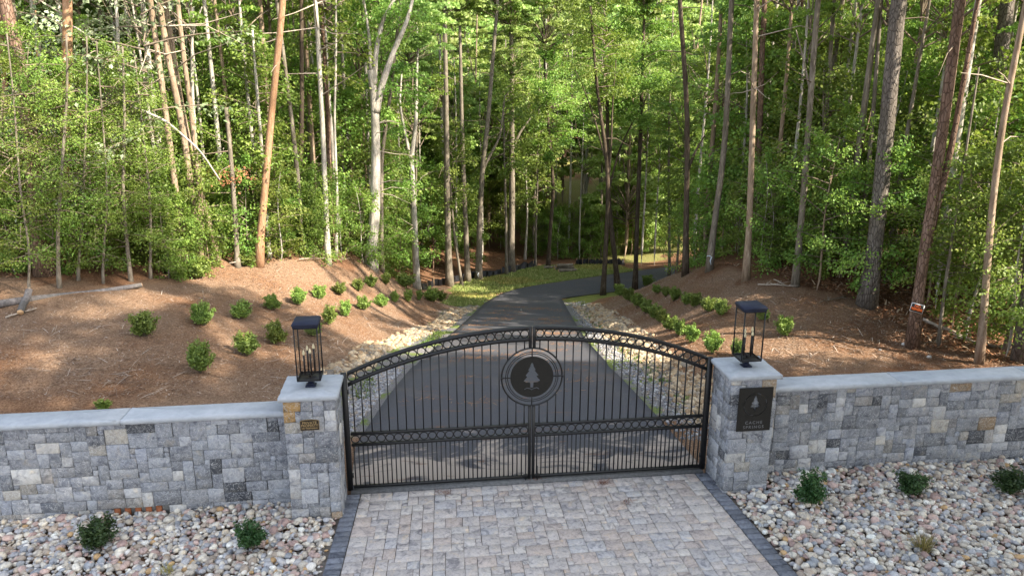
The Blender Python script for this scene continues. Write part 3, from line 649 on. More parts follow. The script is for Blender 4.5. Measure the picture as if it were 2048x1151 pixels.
grass_patch(x[k][:42000], y[k][:42000], .05, .13, 'patchy green and yellow lawn grass beyond the bend of the driveway', GC)
P = np.concatenate([along([(712, 800), (760, 748), (800, 718), (850, 690), (900, 655)], 3500, .22, 43), along([(1330, 770), (1290, 738), (1250, 705), (1215, 665), (1160, 608)], 3500, .22, 44)])
k = noise2(P[:, 0], P[:, 1], 12, 1.2, 2) > .15; P = P[k]
P = P[::2]; grass_patch(P[:, 0], P[:, 1], .04, .10, 'thin green grass between the gravel strips and the rock ditches', [(.07, .13, .03), (.11, .17, .045), (.06, .10, .025)])
# ------------------------------------------------------------------ gate
GH_E, GH_A, GM, GL, HW = 1.672, 2.215, .842, .682, 2.44
def arch(x, h0=GH_E, h1=GH_A):   # circular arc through the ends and the crown
    s = h1 - h0; Rr = (HW ** 2 + s * s) / (2 * s); return h1 - Rr + math.sqrt(max(Rr * Rr - x * x, 0))
def leaf(sx, label):
    e = empty('gate_leaf', (sx * HW, 0, 0)); tag(e, label, 'gate', 'two leaves of the driveway gate'); ox = sx * HW
    X = lambda x: sx * x - ox      # x counted from the gate's middle outwards
    def bx(mb, xa, xb, z0, z1, y=.022): mb.box((min(X(xa), X(xb)), -y, z0), (max(X(xa), X(xb)), y, z1), bev=.004)
    def rail(name, za, zb): mb = MB(); bx(mb, .045, HW - .045, za, zb, .02); return mb.build(name, M['iron'], e)
    def arc_rail(name, dz, th=.022):
        xs = np.linspace(.045, HW - .045, 41); mb = MB(); V = []
        for x in xs:
            z = arch(x) - dz
            for (yy, zz) in ((-.024, -th), (.024, -th), (.024, th), (-.024, th)): V.append((X(x), yy, z + zz))
        Q = [[4 * i + q, 4 * i + (q + 1) % 4, 4 * i + 4 + (q + 1) % 4, 4 * i + 4 + q] for i in range(40) for q in range(4)] + [[0, 3, 2, 1], [160, 161, 162, 163]]
        if sx < 0: Q = [q[::-1] for q in Q]
        mb.add(V, Q); return mb.build(name, M['iron'], e)
    BAND = .175
    arc_rail('top_rail', .022); arc_rail('lower_arch_rail', BAND - .0)
    rail('mid_rail', GM - .036, GM); rail('band_rail', GL - .036, GL); rail('bottom_rail', .03, .068)
    mb = MB(); bx(mb, HW - .035, HW + .038, .0, GH_E + .01, .026); mb.build('hinge_stile', M['iron'], e)
    zc, ro = 1.51, .415
    mb = MB(); bx(mb, .006, .045, .02, zc - ro - .0, .022); mb.build('meeting_stile', M['iron'], e); mb = MB(); bx(mb, .006, .045, zc + ro, GH_A - .0, .022); mb.build('meeting_stile', M['iron'], e)
    # rings
    ringr = .052; me = None; n_ = 21
    for k in range(n_):
        x = .045 + (HW - .09) * (k + .5) / n_; z = arch(x) - (.044 + BAND - .022) / 2
        if me is None: q = MB(); q.torus((0, 0, 0), ringr, .006, 22, 4, (.008, .013)); me = q.mesh('ring', M['iron'])
        obj('ring', me, e, (X(x), 0, z)); obj('ring', me, e, (X(x), 0, (GM - .036 + GL) / 2))
    # tall pickets
    n_ = 21
    for k in range(n_):
        x = .045 + (HW - .09) * (k + .5) / n_ + .0; top = arch(x) - BAND - .02; mb = MB()
        if x < ro:
            dz = math.sqrt(ro * ro - x * x); mb.box((-.0075, -.0075, GM), (.0075, .0075, zc - dz)); 
            if zc + dz < top - .01: m2 = MB(); m2.box((-.0075, -.0075, zc + dz), (.0075, .0075, top)); m2.build('tall_picket', M['iron'], e, (X(x), 0, 0))
        else: mb.box((-.0075, -.0075, GM), (.0075, .0075, top))
        o = mb.build('tall_picket', M['iron'], e, (X(x), 0, 0))
    q = MB(); q.box((-.0075, -.0075, .066), (.0075, .0075, GL - .035)); me = q.mesh('short_picket', M['iron']); n_ = 39
    for k in range(n_):
        obj('short_picket', me, e, (X(.045 + (HW - .09) * (k + .5) / n_), 0, 0))
    for zz in (.22, 1.42):
        q = MB(); q.tube([(X(HW - .002), 0, zz - .05), (X(HW - .002), 0, zz + .05)], .02, 10); q.box((min(X(HW - .05), X(HW + .03)), -.012, zz - .03), (max(X(HW - .05), X(HW + .03)), .012, zz + .03)); q.build('hinge', M['iron'], e)
    q = MB(); q.box((min(X(.05), X(.11)), -.032, .03), (max(X(.05), X(.11)), -.021, .10), bev=.003); q.tube([(X(.08), -.04, .0), (X(.08), -.04, .22)], .007, 6); q.build('drop_bolt', M['iron'], e)
    return e
gl_ = leaf(-1, 'black iron gate leaf hung on the left pillar, carrying the round pine tree medallion')
gr_ = leaf(1, 'black iron gate leaf hung on the right pillar, below the square plaque side')
# medallion carried by the left leaf
ZC = 1.51
def M_loc(o): o.location = (HW, 0, ZC)
for R0, rr in ((.405, (.012, .016)), (.350, (.006, .010)), (.325, (.006, .010))):
    q = MB(); q.torus((0, 0, 0), R0, 0, 64, 6, rr); o = q.build('medallion_ring', M['iron'], gl_); M_loc(o)
for a in range(4):
    q = MB(); q.box((.28, -.008, -.007), (.41, .008, .007)); o = q.build('medallion_spoke', M['iron'], gl_); M_loc(o); o.rotation_euler = (0, a * math.pi / 2, 0)
q = MB()
for a in (0, 2): q.box((-.014 + (a - 1) * .405, -.03, -.014), (.014 + (a - 1) * .405, -.012, .014))
o = q.build('medallion_bolt', M['iron'], gl_); M_loc(o)
def curve_mesh(name, loops, ext, m_):
    cu = bpy.data.curves.new(name, 'CURVE'); cu.dimensions = '2D'; cu.fill_mode = 'BOTH'; cu.extrude = ext
    for lp in loops:
        sp_ = cu.splines.new('POLY'); sp_.points.add(len(lp) - 1); sp_.use_cyclic_u = True
        for k, (x, y) in enumerate(lp): sp_.points[k].co = (x, y, 0, 1)
    o = bpy.data.objects.new(name, cu); COL.objects.link(o); dg = bpy.context.evaluated_depsgraph_get(); me = bpy.data.meshes.new_from_object(o.evaluated_get(dg))
    bpy.data.objects.remove(o); me.name = name; me.materials.clear(); me.materials.append(m_)
    me.transform(Matrix.Rotation(math.pi / 2, 4, 'X')); return me
def circ(r_, n_=64, cx=0, cy=0): return [(cx + r_ * math.cos(a * 2 * math.pi / n_), cy + r_ * math.sin(a * 2 * math.pi / n_)) for a in range(n_)]
TREE = [(0, .205), (.022, .165), (.016, .165), (.05, .095), (.035, .09), (.088, .02), (.062, .008), (.112, -.058), (.09, -.062), (.082, -.075), (.03, -.078), (.021, -.085), (.018, -.15)]
TREE = TREE + [(-x, y) for x, y in TREE[::-1] if x > 0]
def wave(s=1.):
    p = []; q = []
    for k in range(21):
        x = -.10 + .2 * k / 20; y = -.185 + .022 * abs(math.sin((x + .10) / .2 * math.pi * 2)) ; y += .004 * (1 if abs(x) > .05 else -.5)
        p.append((x, y)); q.append((x, y - .011))
    return p + q[::-1]
o = obj('medallion_disc', curve_mesh('medallion_disc', [circ(.288), TREE, [(x, y + .012) for x, y in wave()]], .003, M['iron_flat']), gl_); M_loc(o)
# ------------------------------------------------------------------ lanterns on the pillars
def lantern(sx, label):
    e = empty('pillar_lantern', (sx * 2.80, -.34, 1.668)); tag(e, label, 'lantern', 'lanterns on the gate pillars'); z0 = .11; z1 = .79; h = .142
    mb = MB(); mb.box((-.062, -.062, 0), (.062, .062, .018), bev=.004); mb.box((-.04, -.04, .018), (.04, .04, .04), bev=.004); mb.box((-.026, -.026, .04), (.026, .026, z0 - .012)); mb.box((-.045, -.045, z0 - .022), (.045, .045, z0), bev=.003); mb.build('base', M['navy'], e)
    mb = MB(); mb.box((-h, -h, z0), (h, h, z0 + .014), bev=.003)
    for a, b_ in ((-h, -h), (h - .014, -h), (-h, h - .014), (h - .014, h - .014)): mb.box((a, b_, z0 + .014), (a + .014, b_ + .014, z1))
    for zz in (z0 + .014, z1 - .014):
        for s_ in (-1, 1):
            c_ = s_ * (h - .007); mb.box((-h + .014, c_ - .006, zz), (h - .014, c_ + .006, zz + .013)); mb.box((c_ - .006, -h + .014, zz), (c_ + .006, h - .014, zz + .013))
    mb.build('frame', M['iron'], e)
    mb = MB(); mb.box((-h - .006, -h - .006, z1), (h + .006, h + .006, z1 + .03), bev=.003)
    a, b_ = h + .014, h - .004; V = [(-a, -a, z1 + .03), (a, -a, z1 + .03), (a, a, z1 + .03), (-a, a, z1 + .03), (-a, -a, z1 + .044), (a, -a, z1 + .044), (a, a, z1 + .044), (-a, a, z1 + .044), (-b_, -b_, z1 + .066), (b_, -b_, z1 + .066), (b_, b_, z1 + .066), (-b_, b_, z1 + .066)]
    mb.add(V, [[0, 1, 5, 4], [1, 2, 6, 5], [2, 3, 7, 6], [3, 0, 4, 7], [4, 5, 9, 8], [5, 6, 10, 9], [6, 7, 11, 10], [7, 4, 8, 11], [8, 9, 10, 11], [3, 2, 1, 0]]); mb.build('roof', M['navy'], e)
    for k in range(4):
        mb = MB(); mb.add([(-h + .014, -h + .007, z0 + .027), (h - .014, -h + .007, z0 + .027), (h - .014, -h + .007, z1 - .014), (-h + .014, -h + .007, z1 - .014)], [[0, 1, 2, 3]])
        o = mb.build('glass_pane', M['glass'], e); o.rotation_euler = (0, 0, k * math.pi / 2)
    mb = MB(); mb.tube([(0, 0, z0 + .014), (0, 0, z0 + .06)], .012, 8)
    for k in range(4):
        a = k * math.pi / 2 + .4; mb.tube([(0, 0, z0 + .05), (.03 * math.cos(a), .03 * math.sin(a), z0 + .035), (.062 * math.cos(a), .062 * math.sin(a), z0 + .05)], .006, 6)
        mb.tube([(.062 * math.cos(a), .062 * math.sin(a), z0 + .05), (.062 * math.cos(a), .062 * math.sin(a), z0 + .056)], .02, 10)
    mb.build('candle_arms', M['iron'], e, smooth=False)
    for k in range(4):
        a = k * math.pi / 2 + .4; hh = (.36, .33, .30, .33)[k]; x, y = .062 * math.cos(a), .062 * math.sin(a)
        q = MB(); q.tube([(x, y, z0 + .05), (x, y, z0 + hh)], .0115, 10); c_ = q.build('candle', M['iron'], e)
        q = MB(); q.tube([(x, y, z0 + hh + d_) for d_ in (0, .012, .03, .05, .068)], [.010, .016, .015, .009, .001], 8); q.build('candle_bulb', M['cream'], c_, smooth=True)
    return e
lantern(-1, 'tall black glass lantern with candle bulbs on the pillar with the bronze plaque')
lantern(1, 'tall black glass lantern with candle bulbs on the pillar with the square black plaque')
# ------------------------------------------------------------------ signs
def text_mesh(s, size, m_, ext=.0015, spacing=1., bold=0.):
    cu = bpy.data.curves.new('t', 'FONT'); cu.body = s; cu.size = size; cu.align_x = 'CENTER'; cu.align_y = 'CENTER'; cu.extrude = ext; cu.space_character = spacing; cu.offset = bold
    o = bpy.data.objects.new('t', cu); COL.objects.link(o); dg = bpy.context.evaluated_depsgraph_get(); me = bpy.data.meshes.new_from_object(o.evaluated_get(dg)); bpy.data.objects.remove(o)
    me.materials.clear(); me.materials.append(m_); me.transform(Matrix.Rotation(math.pi / 2, 4, 'X')); return me
FY = PY - PH - .012
e = empty('house_plaque', (2.812, FY - .022, .90)); tag(e, 'large square black metal plaque with a cut out pine tree and ring', 'plaque')
ring_cut = circ(.152, 48, 0, .375); W2, Hh = .228, .605
arcs = []
for q in range(4):
    a0, a1 = math.radians(q * 90 + 6), math.radians(q * 90 + 84); aa = np.linspace(a0, a1, 16); arcs.append([(.158 * math.cos(a), .37 + .158 * math.sin(a)) for a in aa] + [(.149 * math.cos(a), .37 + .149 * math.sin(a)) for a in aa[::-1]])
tr_ = [(x * .60, .375 + y * .62) for x, y in TREE]
o = obj('plate', curve_mesh('plate', [[(-W2, 0), (W2, 0), (W2, Hh), (-W2, Hh)], tr_] + arcs, .003, M['iron_flat']), e)
q = MB()
for x in (-.19, .19):
    for z in (.04, .56): q.tube([(x, 0, z), (x, .03, z)], .008, 8)
q.build('standoff', M['iron_flat'], e)
pm = plain('plaque_letters', (.16, .16, .17), .5, .4)
for s_, z, sz in (('CACHE', .118, .058), ('SPRINGS', .055, .058)):
    o = obj('lettering', text_mesh(s_, sz, pm, .001, 1.35), e, (.0, -.0045, z))
# small bronze plaque
e = empty('private_property_plaque', (-2.80, FY - .012, 1.297)); tag(e, 'small arched bronze plaque reading private property on the stone pillar', 'plaque')
def plq(w_, h_, a_): return [(-w_, -h_), (w_, -h_), (w_, h_ - a_)] + [(w_ * math.cos(t_) , h_ - a_ + a_ * math.sin(t_)) for t_ in np.linspace(.25, math.pi - .25, 12)] + [(-w_, h_ - a_)]
obj('plate', curve_mesh('plate', [plq(.108, .066, .022)], .005, M['bronze']), e, (0, 0, 0))
obj('rim', curve_mesh('rim', [plq(.113, .071, .022)], .003, M['gold']), e, (0, .0035, 0))
for s_, z, sz in (('PRIVATE', .030, .046), ('PROPERTY', -.006, .042), ('NO TRESPASSING', -.040, .024)):
    obj('lettering', text_mesh(s_, sz, M['gold'], .001, 1., .0008), e, (0, -.0065, z))
# ------------------------------------------------------------------ plants
def leaves_geo(P, L, r, up=.75, wide=.55, head=None, droop=.5):
    """folded rhombic leaves at P, lengths L; returns V, T"""
    n_ = len(P); az = r.uniform(0, 6.28, n_) if head is None else head + r.normal(0, .9, n_)
    el = r.normal(-droop, .45, n_); D = np.stack([np.cos(az) * np.cos(el), np.sin(az) * np.cos(el), np.sin(el)], 1)
    roll = r.normal(0, (1 - up) * 2.2, n_); S0 = np.stack([-np.sin(az), np.cos(az), np.zeros(n_)], 1); U0 = np.cross(D, S0)
    Sd = S0 * np.cos(roll)[:, None] + U0 * np.sin(roll)[:, None]; Nn = np.cross(D, Sd); Wd = (L * wide / 2)[:, None]; L_ = L[:, None]
    b_ = P - D * L_ * .5; tp = P + D * L_ * .5; l_ = P - D * L_ * .08 + Sd * Wd + Nn * Wd * .35; r_ = P - D * L_ * .08 - Sd * Wd + Nn * Wd * .35
    V = np.stack([b_, r_, tp, l_], 1).reshape(-1, 3); k = np.arange(n_) * 4
    return V, np.concatenate([np.stack([k, k + 1, k + 2], 1), np.stack([k, k + 2, k + 3], 1)])
def mesh_leaves(name, P, L, m_, r, tn=None, **kw):
    V, T = leaves_geo(P, L, r, **kw); tn = r.beta(2, 2.2, len(P)) if tn is None else np.clip(tn, 0, 1)
    return npmesh(name, V, T, m_, np.repeat(tn, 4))
def spray_crown(h0, h1, rad, nb, per, L, r, twigs=None, shape=.5, wisp=.0):
    """layered sprays: each branch carries a flat fan of twigs and leaves"""
    P = []; HD = []; TN = []
    for k in range(nb):
        u = (k + r.uniform(0, 1)) / nb; z = h0 + (h1 - h0) * u; az = r.uniform(0, 6.28)
        Rm = rad * (math.sin(math.pi * min(max(u * .85 + .12, 0), 1)) ** shape) * r.uniform(.55, 1.12)
        el = .12 + .55 * u + r.normal(0, .3); s_ = np.sqrt(r.uniform(.02, 1, per)); off = r.normal(0, .20, per) * Rm * (.35 + s_ * .65)
        dx, dy = math.cos(az), math.sin(az)
        zz = z + np.sin(el) * Rm * s_ - .16 * Rm * s_ ** 2 + r.normal(0, .085, per) * (1 + L * 3) - .35 * np.abs(off)
        P.append(np.stack([dx * Rm * s_ - dy * off, dy * Rm * s_ + dx * off, zz], 1)); HD.append(np.full(per, az)); TN.append(r.beta(2, 2.2, per) * .6 + r.uniform(0, .45))
        if twigs is not None:
            ss = np.linspace(0, .95, 5); pts = np.stack([dx * Rm * ss, dy * Rm * ss, z + np.sin(el) * Rm * ss - .16 * Rm * ss ** 2], 1)
            twigs.tube(pts, np.linspace(.012 + .006 * Rm, .004, 5), 4, cap=False)
    P = np.concatenate(P); return P, np.concatenate(HD), np.concatenate(TN)
def clump_crown(z0, z1, rad, nc, per, L, r, twigs=None):
    P = []; TN = []; ctr = np.array([0, 0, (z0 + z1) / 2])
    for k in range(nc):
        d = r.normal(0, 1, 3); d /= np.linalg.norm(d); q = r.uniform(.35, 1) ** .5
        c_ = ctr + d * np.array([rad, rad, (z1 - z0) / 2]) * q; cr = r.uniform(.45, .95) * rad * .27
        e_ = r.normal(0, 1, (per, 3)); e_ /= np.linalg.norm(e_, axis=1)[:, None]; e_[:, 2] = np.abs(e_[:, 2]) * .75 - .2
        P.append(c_ + e_ * cr * r.uniform(.6, 1.1, (per, 1)) * np.array([1, 1, .65])); TN.append(r.beta(2, 2.2, per) * .6 + r.uniform(0, .45))
        if twigs is not None and k % 2 == 0:
            a = np.array([0, 0, z0 + (c_[2] - z0) * .35]); mid = (a + c_) / 2 + r.normal(0, .25, 3); twigs.tube([a, mid, c_], [.03 + .006 * rad, .02, .006], 4, cap=False)
    return np.concatenate(P), None, np.concatenate(TN)
def crown_set(kind, n_, fn, m_, L, lab, **kw):
    out = []
    for i in range(n_):
        r = np.random.default_rng(hash((kind, i)) % 1 + sum(map(ord, kind)) * 31 + i); tw = MB()
        P, HD, TN = fn(r, tw); Ls = L * r.uniform(.7, 1.25, len(P)); k2 = dict(kw)
        if HD is not None: k2['head'] = HD
        cm = mesh_leaves('crown', P, Ls, m_, r, TN, **k2)
        tm = tw.mesh('branches', M['twig']) if tw.n else None
        out.append((cm, tm))
    return out
CR = {}
CR['under'] = crown_set('under', 5, lambda r, tw: spray_crown(.9, 7.2, 2.3, 46, 215, .12, r, tw), M['leaf'], .125, '', up=.6, wide=.62)
CR['under'] += crown_set('underfine', 2, lambda r, tw: spray_crown(.6, 7.4, 2.0, 64, 230, .06, r, tw), M['leaf'], .085, '', up=.5, wide=.5)
CR['under'] += crown_set('underbig', 1, lambda r, tw: spray_crown(1.2, 7.0, 2.5, 34, 170, .12, r, tw), M['leaf'], .17, '', up=.65, wide=.7)
CR['sap'] = crown_set('sap', 4, lambda r, tw: spray_crown(.12, 3.6, 1.2, 34, 95, .09, r, tw), M['leaf'], .095, '', up=.6, wide=.6)
CR['near'] = crown_set('near', 3, lambda r, tw: spray_crown(.7, 5.4, 2.0, 34, 130, .11, r, tw), M['leaf'], .105, '', up=.65, wide=.66)
CR['canopy'] = crown_set('canopy', 4, lambda r, tw: clump_crown(0, 8.5, 3.3, 75, 150, .2, r, tw), M['leaf'], .19, '', up=.65, wide=.6)
CR['thin'] = crown_set('thin', 3, lambda r, tw: clump_crown(1, 8., 2.6, 22, 90, .16, r, tw), M['leaf'], .16, '', up=.6, wide=.5)
CR['far'] = crown_set('far', 4, lambda r, tw: clump_crown(0, 9.5, 3.6, 90, 110, .3, r, tw), M['leaf_lit'], .27, '', up=.6, wide=.7)
CR['fine'] = crown_set('fine', 2, lambda r, tw: spray_crown(.4, 6.0, 1.7, 60, 170, .06, r, tw), M['leaf'], .07, '', up=.6, wide=.5)
CR['flower'] = crown_set('flower', 1, lambda r, tw: spray_crown(2.6, 7.6, 2.5, 30, 85, .12, r, tw), M['leaf_pale'], .12, '', up=.8, wide=.7)
def tube_path(P, w0, w1, n_=9, bend=.0, r=None, flare=0.):
    P = smooth(resample_n(P, 24), 3); s_ = np.linspace(0, 1, 24); R_ = w0 + (w1 - w0) * s_
    R_[0] *= 1.12 + flare; R_[1] *= 1.1 + flare * .3
    if bend: P = P + np.stack([np.sin(s_ * 7 + r.uniform(0, 6)) * bend, np.sin(s_ * 5 + r.uniform(0, 6)) * bend, np.zeros(24)], 1) * s_[:, None] ** .5
    return P, R_
def resample_n(P, n_):
    P = np.array(P, float); d = np.concatenate([[0], np.cumsum(np.linalg.norm(np.diff(P, axis=0), axis=1))]); s_ = np.linspace(0, 1, n_) * d[-1]
    return np.stack([np.interp(s_, d, P[:, k]) for k in range(3)], 1)
def add_crown(e, kind, i, loc, sc=1., rz=0., szz=None):
    cm, tm = CR[kind][i % len(CR[kind])]
    o = obj('crown', cm, e, loc, rz); o.scale = (sc, sc, szz or sc)
    if tm is not None: q = obj('branch', tm, o)
    return o
def stubs(e, m_, P, R_, r, n_, lmin, lmax, u0=.35, rad=.008):
    for k in range(n_):
        mb = MB()
        i = int(r.uniform(u0, .98) * 23); a = r.uniform(0, 6.28); L = r.uniform(lmin, lmax); p = P[i]; d = np.array([math.cos(a), math.sin(a), r.uniform(-.25, .55)])
        q1 = p + d * L * .5 + r.normal(0, .04, 3) * L; q2 = p + d * L + np.array([0, 0, r.uniform(-.25, .1) * L]) + r.normal(0, .05, 3) * L; mb.tube([p, q1, q2], [rad * 1.6, rad, rad * .35], 4, cap=False); mb.build('dead_branch', m_, e)
TREES = []
def tree(name, px, py, via, wpx, label, bark, dist=None, height=None, crowns=(), forks=(), dead=0, dlen=(.5, 1.6), cat='tree', group=None, taper=.55, bend=0., flare=.35, lean=True):
    """a trunk that stands on the ground and passes where the photo shows it"""
    r = np.random.default_rng(int(px * 13 + py))
    if dist is None: B = ground(px, py)
    else:
        d = ray(px, py); B = CAM + d * dist / (d @ FH); B = onz(B[0], B[1])
        # keep the trunk on its line in the picture when its foot is hidden
    B = np.array(B); D = (B - CAM) @ FW
    pts = [B] + [same_depth(x, y, B) for x, y in via]
    pts = [p for i, p in enumerate(pts) if i == 0 or p[2] > B[2] + .5]
    if height:
        d = pts[-1] - pts[-2 if len(pts) > 1 else -1]; d = d / (np.linalg.norm(d) + 1e-9)
        if d[2] < .5: d = np.array([0, 0, 1.])
        dv = d * .6 + np.array([0, 0, .4]); dv /= np.linalg.norm(dv)
        if B[2] + height > pts[-1][2]: pts.append(pts[-1] + dv * (B[2] + height - pts[-1][2]) / dv[2])
    r0 = wpx * D / F / 2; ht = pts[-1][2] - B[2]; P, R_ = tube_path(np.array(pts) - B, r0, max(r0 * (1 - taper), .012), bend=bend, r=r, flare=flare)
    P[0, 2] -= .25
    e = empty(name, tuple(B)); tag(e, label, cat, group); mb = MB(); mb.tube(P, R_, 10, jit=.04); mb.build('trunk', M[bark], e, smooth=True)
    tips = [P[-1]]
    for fk in forks:
        a = np.array([same_depth(x, y, B) for x, y, *_ in fk[1:]]) - B; f0 = fk[0]
        P2, R2 = tube_path(a, f0 * D / F / 2, max(f0 * D / F / 2 * .35, .012)); q = MB(); q.tube(P2, R2, 8, jit=.04); q.build('limb', M[bark], e, smooth=True); tips.append(P2[-1])
    if dead:
        stubs(e, M['twig_pale'] if bark in ('bark_white', 'bark_tan', 'bark_orange') else M['twig'], P, R_, r, dead, *dlen, rad=.010 if dlen[1] < 2 else .012)
    for c_ in crowns:
        kind, i, hfrac, sc, *dd = c_
        k = min(int(hfrac * 23), 23) if hfrac <= 1 else 23; loc = P[k] + (np.array(dd[0]) if dd else 0)
        add_crown(e, kind, i, tuple(loc), sc, r.uniform(0, 6.28))
    TREES.append(B); return e
T_ = tree
# left side
T_('pine_tree', 92, 560, [(70, 420), (58, 200), (22, 60), (5, -10)], 30, 'large pine with plated pinkish grey bark, leaning out past the upper left corner', 'bark_pine', 16.4, 15, [('thin', 0, 1., .8)], dead=8, dlen=(.6, 2.))
T_('pine_tree', 128, 545, [(130, 300), (137, 0)], 21, 'straight orange barked pine standing next to the large leaning pine', 'bark_orange', 17.2, 16, [('thin', 1, 1., .8)], dead=6, dlen=(.6, 2.4))
T_('pine_tree', 36, 540, [(20, 300), (0, 40), (-5, 0)], 12, 'thin orange barked pine half hidden behind the large leaning pine', 'bark_orange', 18.4, 16, [('thin', 2, 1., .7)], dead=5)
T_('pine_tree', 90, 500, [(80, 90), (66, 0)], 10, 'thin reddish pine between the two big pines at the upper left', 'bark_orange', 20, 17, [('thin', 2, 1., .7)])
T_('pale_tree', 380, 548, [(352, 400), (338, 270), (312, 90), (300, -5)], 13, 'pale trunk forking low at the left end of the pale trunk cluster', 'bark_tan', 18.3, 15, [('thin', 3, 1., .7)], dead=14, dlen=(.6, 2.2))
T_('pale_tree', 402, 508, [(383, 400), (368, 250), (330, 100), (318, 0)], 14, 'thick pale trunk, second in the cluster above the mulch mound', 'bark_tan', 18.8, 15, [('thin', 0, 1., .7)], dead=16, dlen=(.6, 2.4))
T_('pale_tree', 438, 518, [(405, 405), (388, 330), (362, 220), (345, 90), (330, 0)], 12, 'pale trunk leaning sharply left out of the pale trunk cluster', 'bark_tan', 19.4, 14, [], dead=14, dlen=(.6, 2.6))
T_('pale_tree', 404, 520, [(396, 330), (378, 190), (362, 80), (355, 0)], 11, 'upright pale trunk in the middle of the pale trunk cluster', 'bark_tan', 19.2, 15, [('thin', 1, 1., .6)], dead=8)
T_('dead_snag', 400, 478, [(392, 300), (384, 180), (384, 70), (386, 15)], 10, 'broken topped pale dead trunk with a forked tip behind the pale cluster', 'bark_white', 20.2, None, [], [(6, (384, 72), (394, 40), (404, 14)), (4, (381, 60), (377, 20))], dead=4)
T_('dead_snag', 475, 533, [(468, 400), (463, 330), (452, 215)], 11, 'grey dead trunk wearing a clump of rusty dead leaves halfway up', 'bark_grey', None, None, [], dead=5, taper=.35)
T_('pine_tree', 516, 531, [(528, 400), (545, 200), (568, 0)], 15, 'slim bright orange pine leaning right above the mulch mound', 'bark_orange', None, 15, [('thin', 2, 1., .6)], dead=12, dlen=(.3, 1.))
T_('pale_tree', 540, 530, [(531, 480), (530, 390)], 9, 'short pale stem just right of the leaning orange pine', 'bark_white', 20.4, 6, [('sap', 1, .4, 1.)])
T_('pale_tree', 656, 527, [(651, 400), (645, 250), (635, 60), (630, 0)], 11, 'slender white trunk standing straight at the back edge of the mulch mound', 'bark_white', None, 14, [], dead=34, dlen=(.8, 3.0))
T_('pine_tree', 668, 522, [(660, 400), (655, 200), (648, 100)], 10, 'dark reddish trunk right behind the slender white trunk', 'bark_pine', 23, 15, [('thin', 0, 1., .7)])
T_('pale_tree', 672, 520, [(675, 400), (668, 240), (672, 130)], 6, 'thin pale trunk just right of the slender white trunk', 'bark_white', 22.8, 10, [('sap', 2, .55, 1.2)])
T_('big_pale_tree', 741, 533, [(750, 420), (752, 300), (750, 210), (742, 140)], 23, 'thick white trunk forking into three limbs at the right end of the mound', 'bark_white', None, None, [('thin', 1, 1., .75, (1.2, 1., 2.5)), ('thin', 2, 1., .6, (-1.5, 1., 1.8))], [(15, (751, 225), (765, 165), (790, 95), (812, 50), (830, -20)), (12, (747, 170), (752, 100), (765, 40), (805, -30)), (8, (742, 140), (738, 70), (725, -20))], dead=8, taper=.4)
T_('pale_tree', 762, 520, [(763, 400), (762, 300), (775, 240)], 9, 'grey trunk tucked close behind the thick white forked trunk', 'bark_grey', 25.3, 12, [('under', 2, .4, .8)], dead=10)
T_('pale_tree', 600, 500, [(598, 400), (604, 250)], 10, 'dark mottled trunk in the bright leaves left of the slender white trunk', 'bark_dark', 22, 14, [('thin', 2, 1., .6)])
# centre, behind the silt fence
T_('grey_tree', 834, 577, [(828, 430), (822, 310)], 14, 'forked pale trunk nearest the left end of the black silt fence', 'bark_white', None, None, [('far', 0, 1., 0.55, (0, .5, 3.))], [(9, (823, 318), (832, 240), (832, 190), (836, 90)), (7, (821, 315), (806, 250), (799, 205), (805, 120))], dead=6, taper=.3)
T_('grey_tree', 899, 572, [(894, 400), (893, 255), (892, 180)], 14, 'straight grey trunk by the silt fence with a clay stained foot', 'bark_grey', None, 13, [('far', 3, .95, 0.58)], [(6, (893, 262), (887, 235), (886, 190))], dead=6)
T_('grey_tree', 936, 563, [(929, 400), (925, 300), (923, 215)], 11, 'grey trunk second from the left of the row along the silt fence', 'bark_grey', None, 13, [('far', 2, .95, 0.55)], dead=6)
T_('grey_tree', 924, 566, [(910, 480), (905, 430)], 6, 'thin crooked stem leaning between two grey trunks by the silt fence', 'bark_grey', 35, 6.5, [('sap', 0, .45, 1.3)])
T_('grey_tree', 957, 559, [(959, 440), (965, 330), (974, 265)], 12, 'bowed grey trunk with a tape band beside the silt fence', 'bark_grey', None, 13.5, [('far', 1, .95, 0.58)], [(6, (962, 350), (975, 320), (1000, 275), (1010, 190))], dead=6)
T_('grey_tree', 1013, 545, [(1012, 430), (1009, 330)], 6, 'thin straight stem just left of the tall grey trunk in the middle', 'bark_grey', 39, 9, [('sap', 1, .6, 1.6)])
T_('grey_tree', 1022, 543, [(1024, 400), (1024, 280), (1023, 200)], 14, 'tall straight grey trunk rising in the middle above the silt fence end', 'bark_grey', 40, 14, [('far', 0, .9, 0.70), ('far', 2, .7, 0.39)], [(7, (1023, 300), (1040, 265), (1062, 235))])
T_('grey_tree', 1071, 533, [(1072, 450), (1074, 400)], 5, 'thin pole sized trunk at the end of the silt fence', 'bark_grey', 42, 7, [('sap', 3, .5, 1.6)])
T_('grey_tree', 1050, 532, [(1055, 430), (1052, 360)], 5, 'thin pale twin stem in front of the lit bank', 'bark_white', 44, 8, [('sap', 2, .6, 1.5)])
T_('dark_tree', 1096, 530, [(1102, 440), (1108, 370), (1100, 300)], 8, 'dark bowed trunk rising just behind the stacked logs', 'bark_dark', 42, 13, [('far', 1, .9, 0.58), ('under', 1, .45, .9)])
T_('birch_tree', 1168, 455, [(1171, 400), (1174, 290)], 9, 'white trunk standing on the sunlit bank beyond the lawn', 'bark_white', 52, 10, [('far', 2, .8, 0.47)], [(5, (1172, 380), (1182, 330), (1186, 280))])
T_('birch_tree', 1246, 420, [(1246, 330), (1250, 240)], 8, 'bright white trunk higher up the bank near the bend', 'bark_white', 55, 12, [('far', 3, .85, 0.47)])
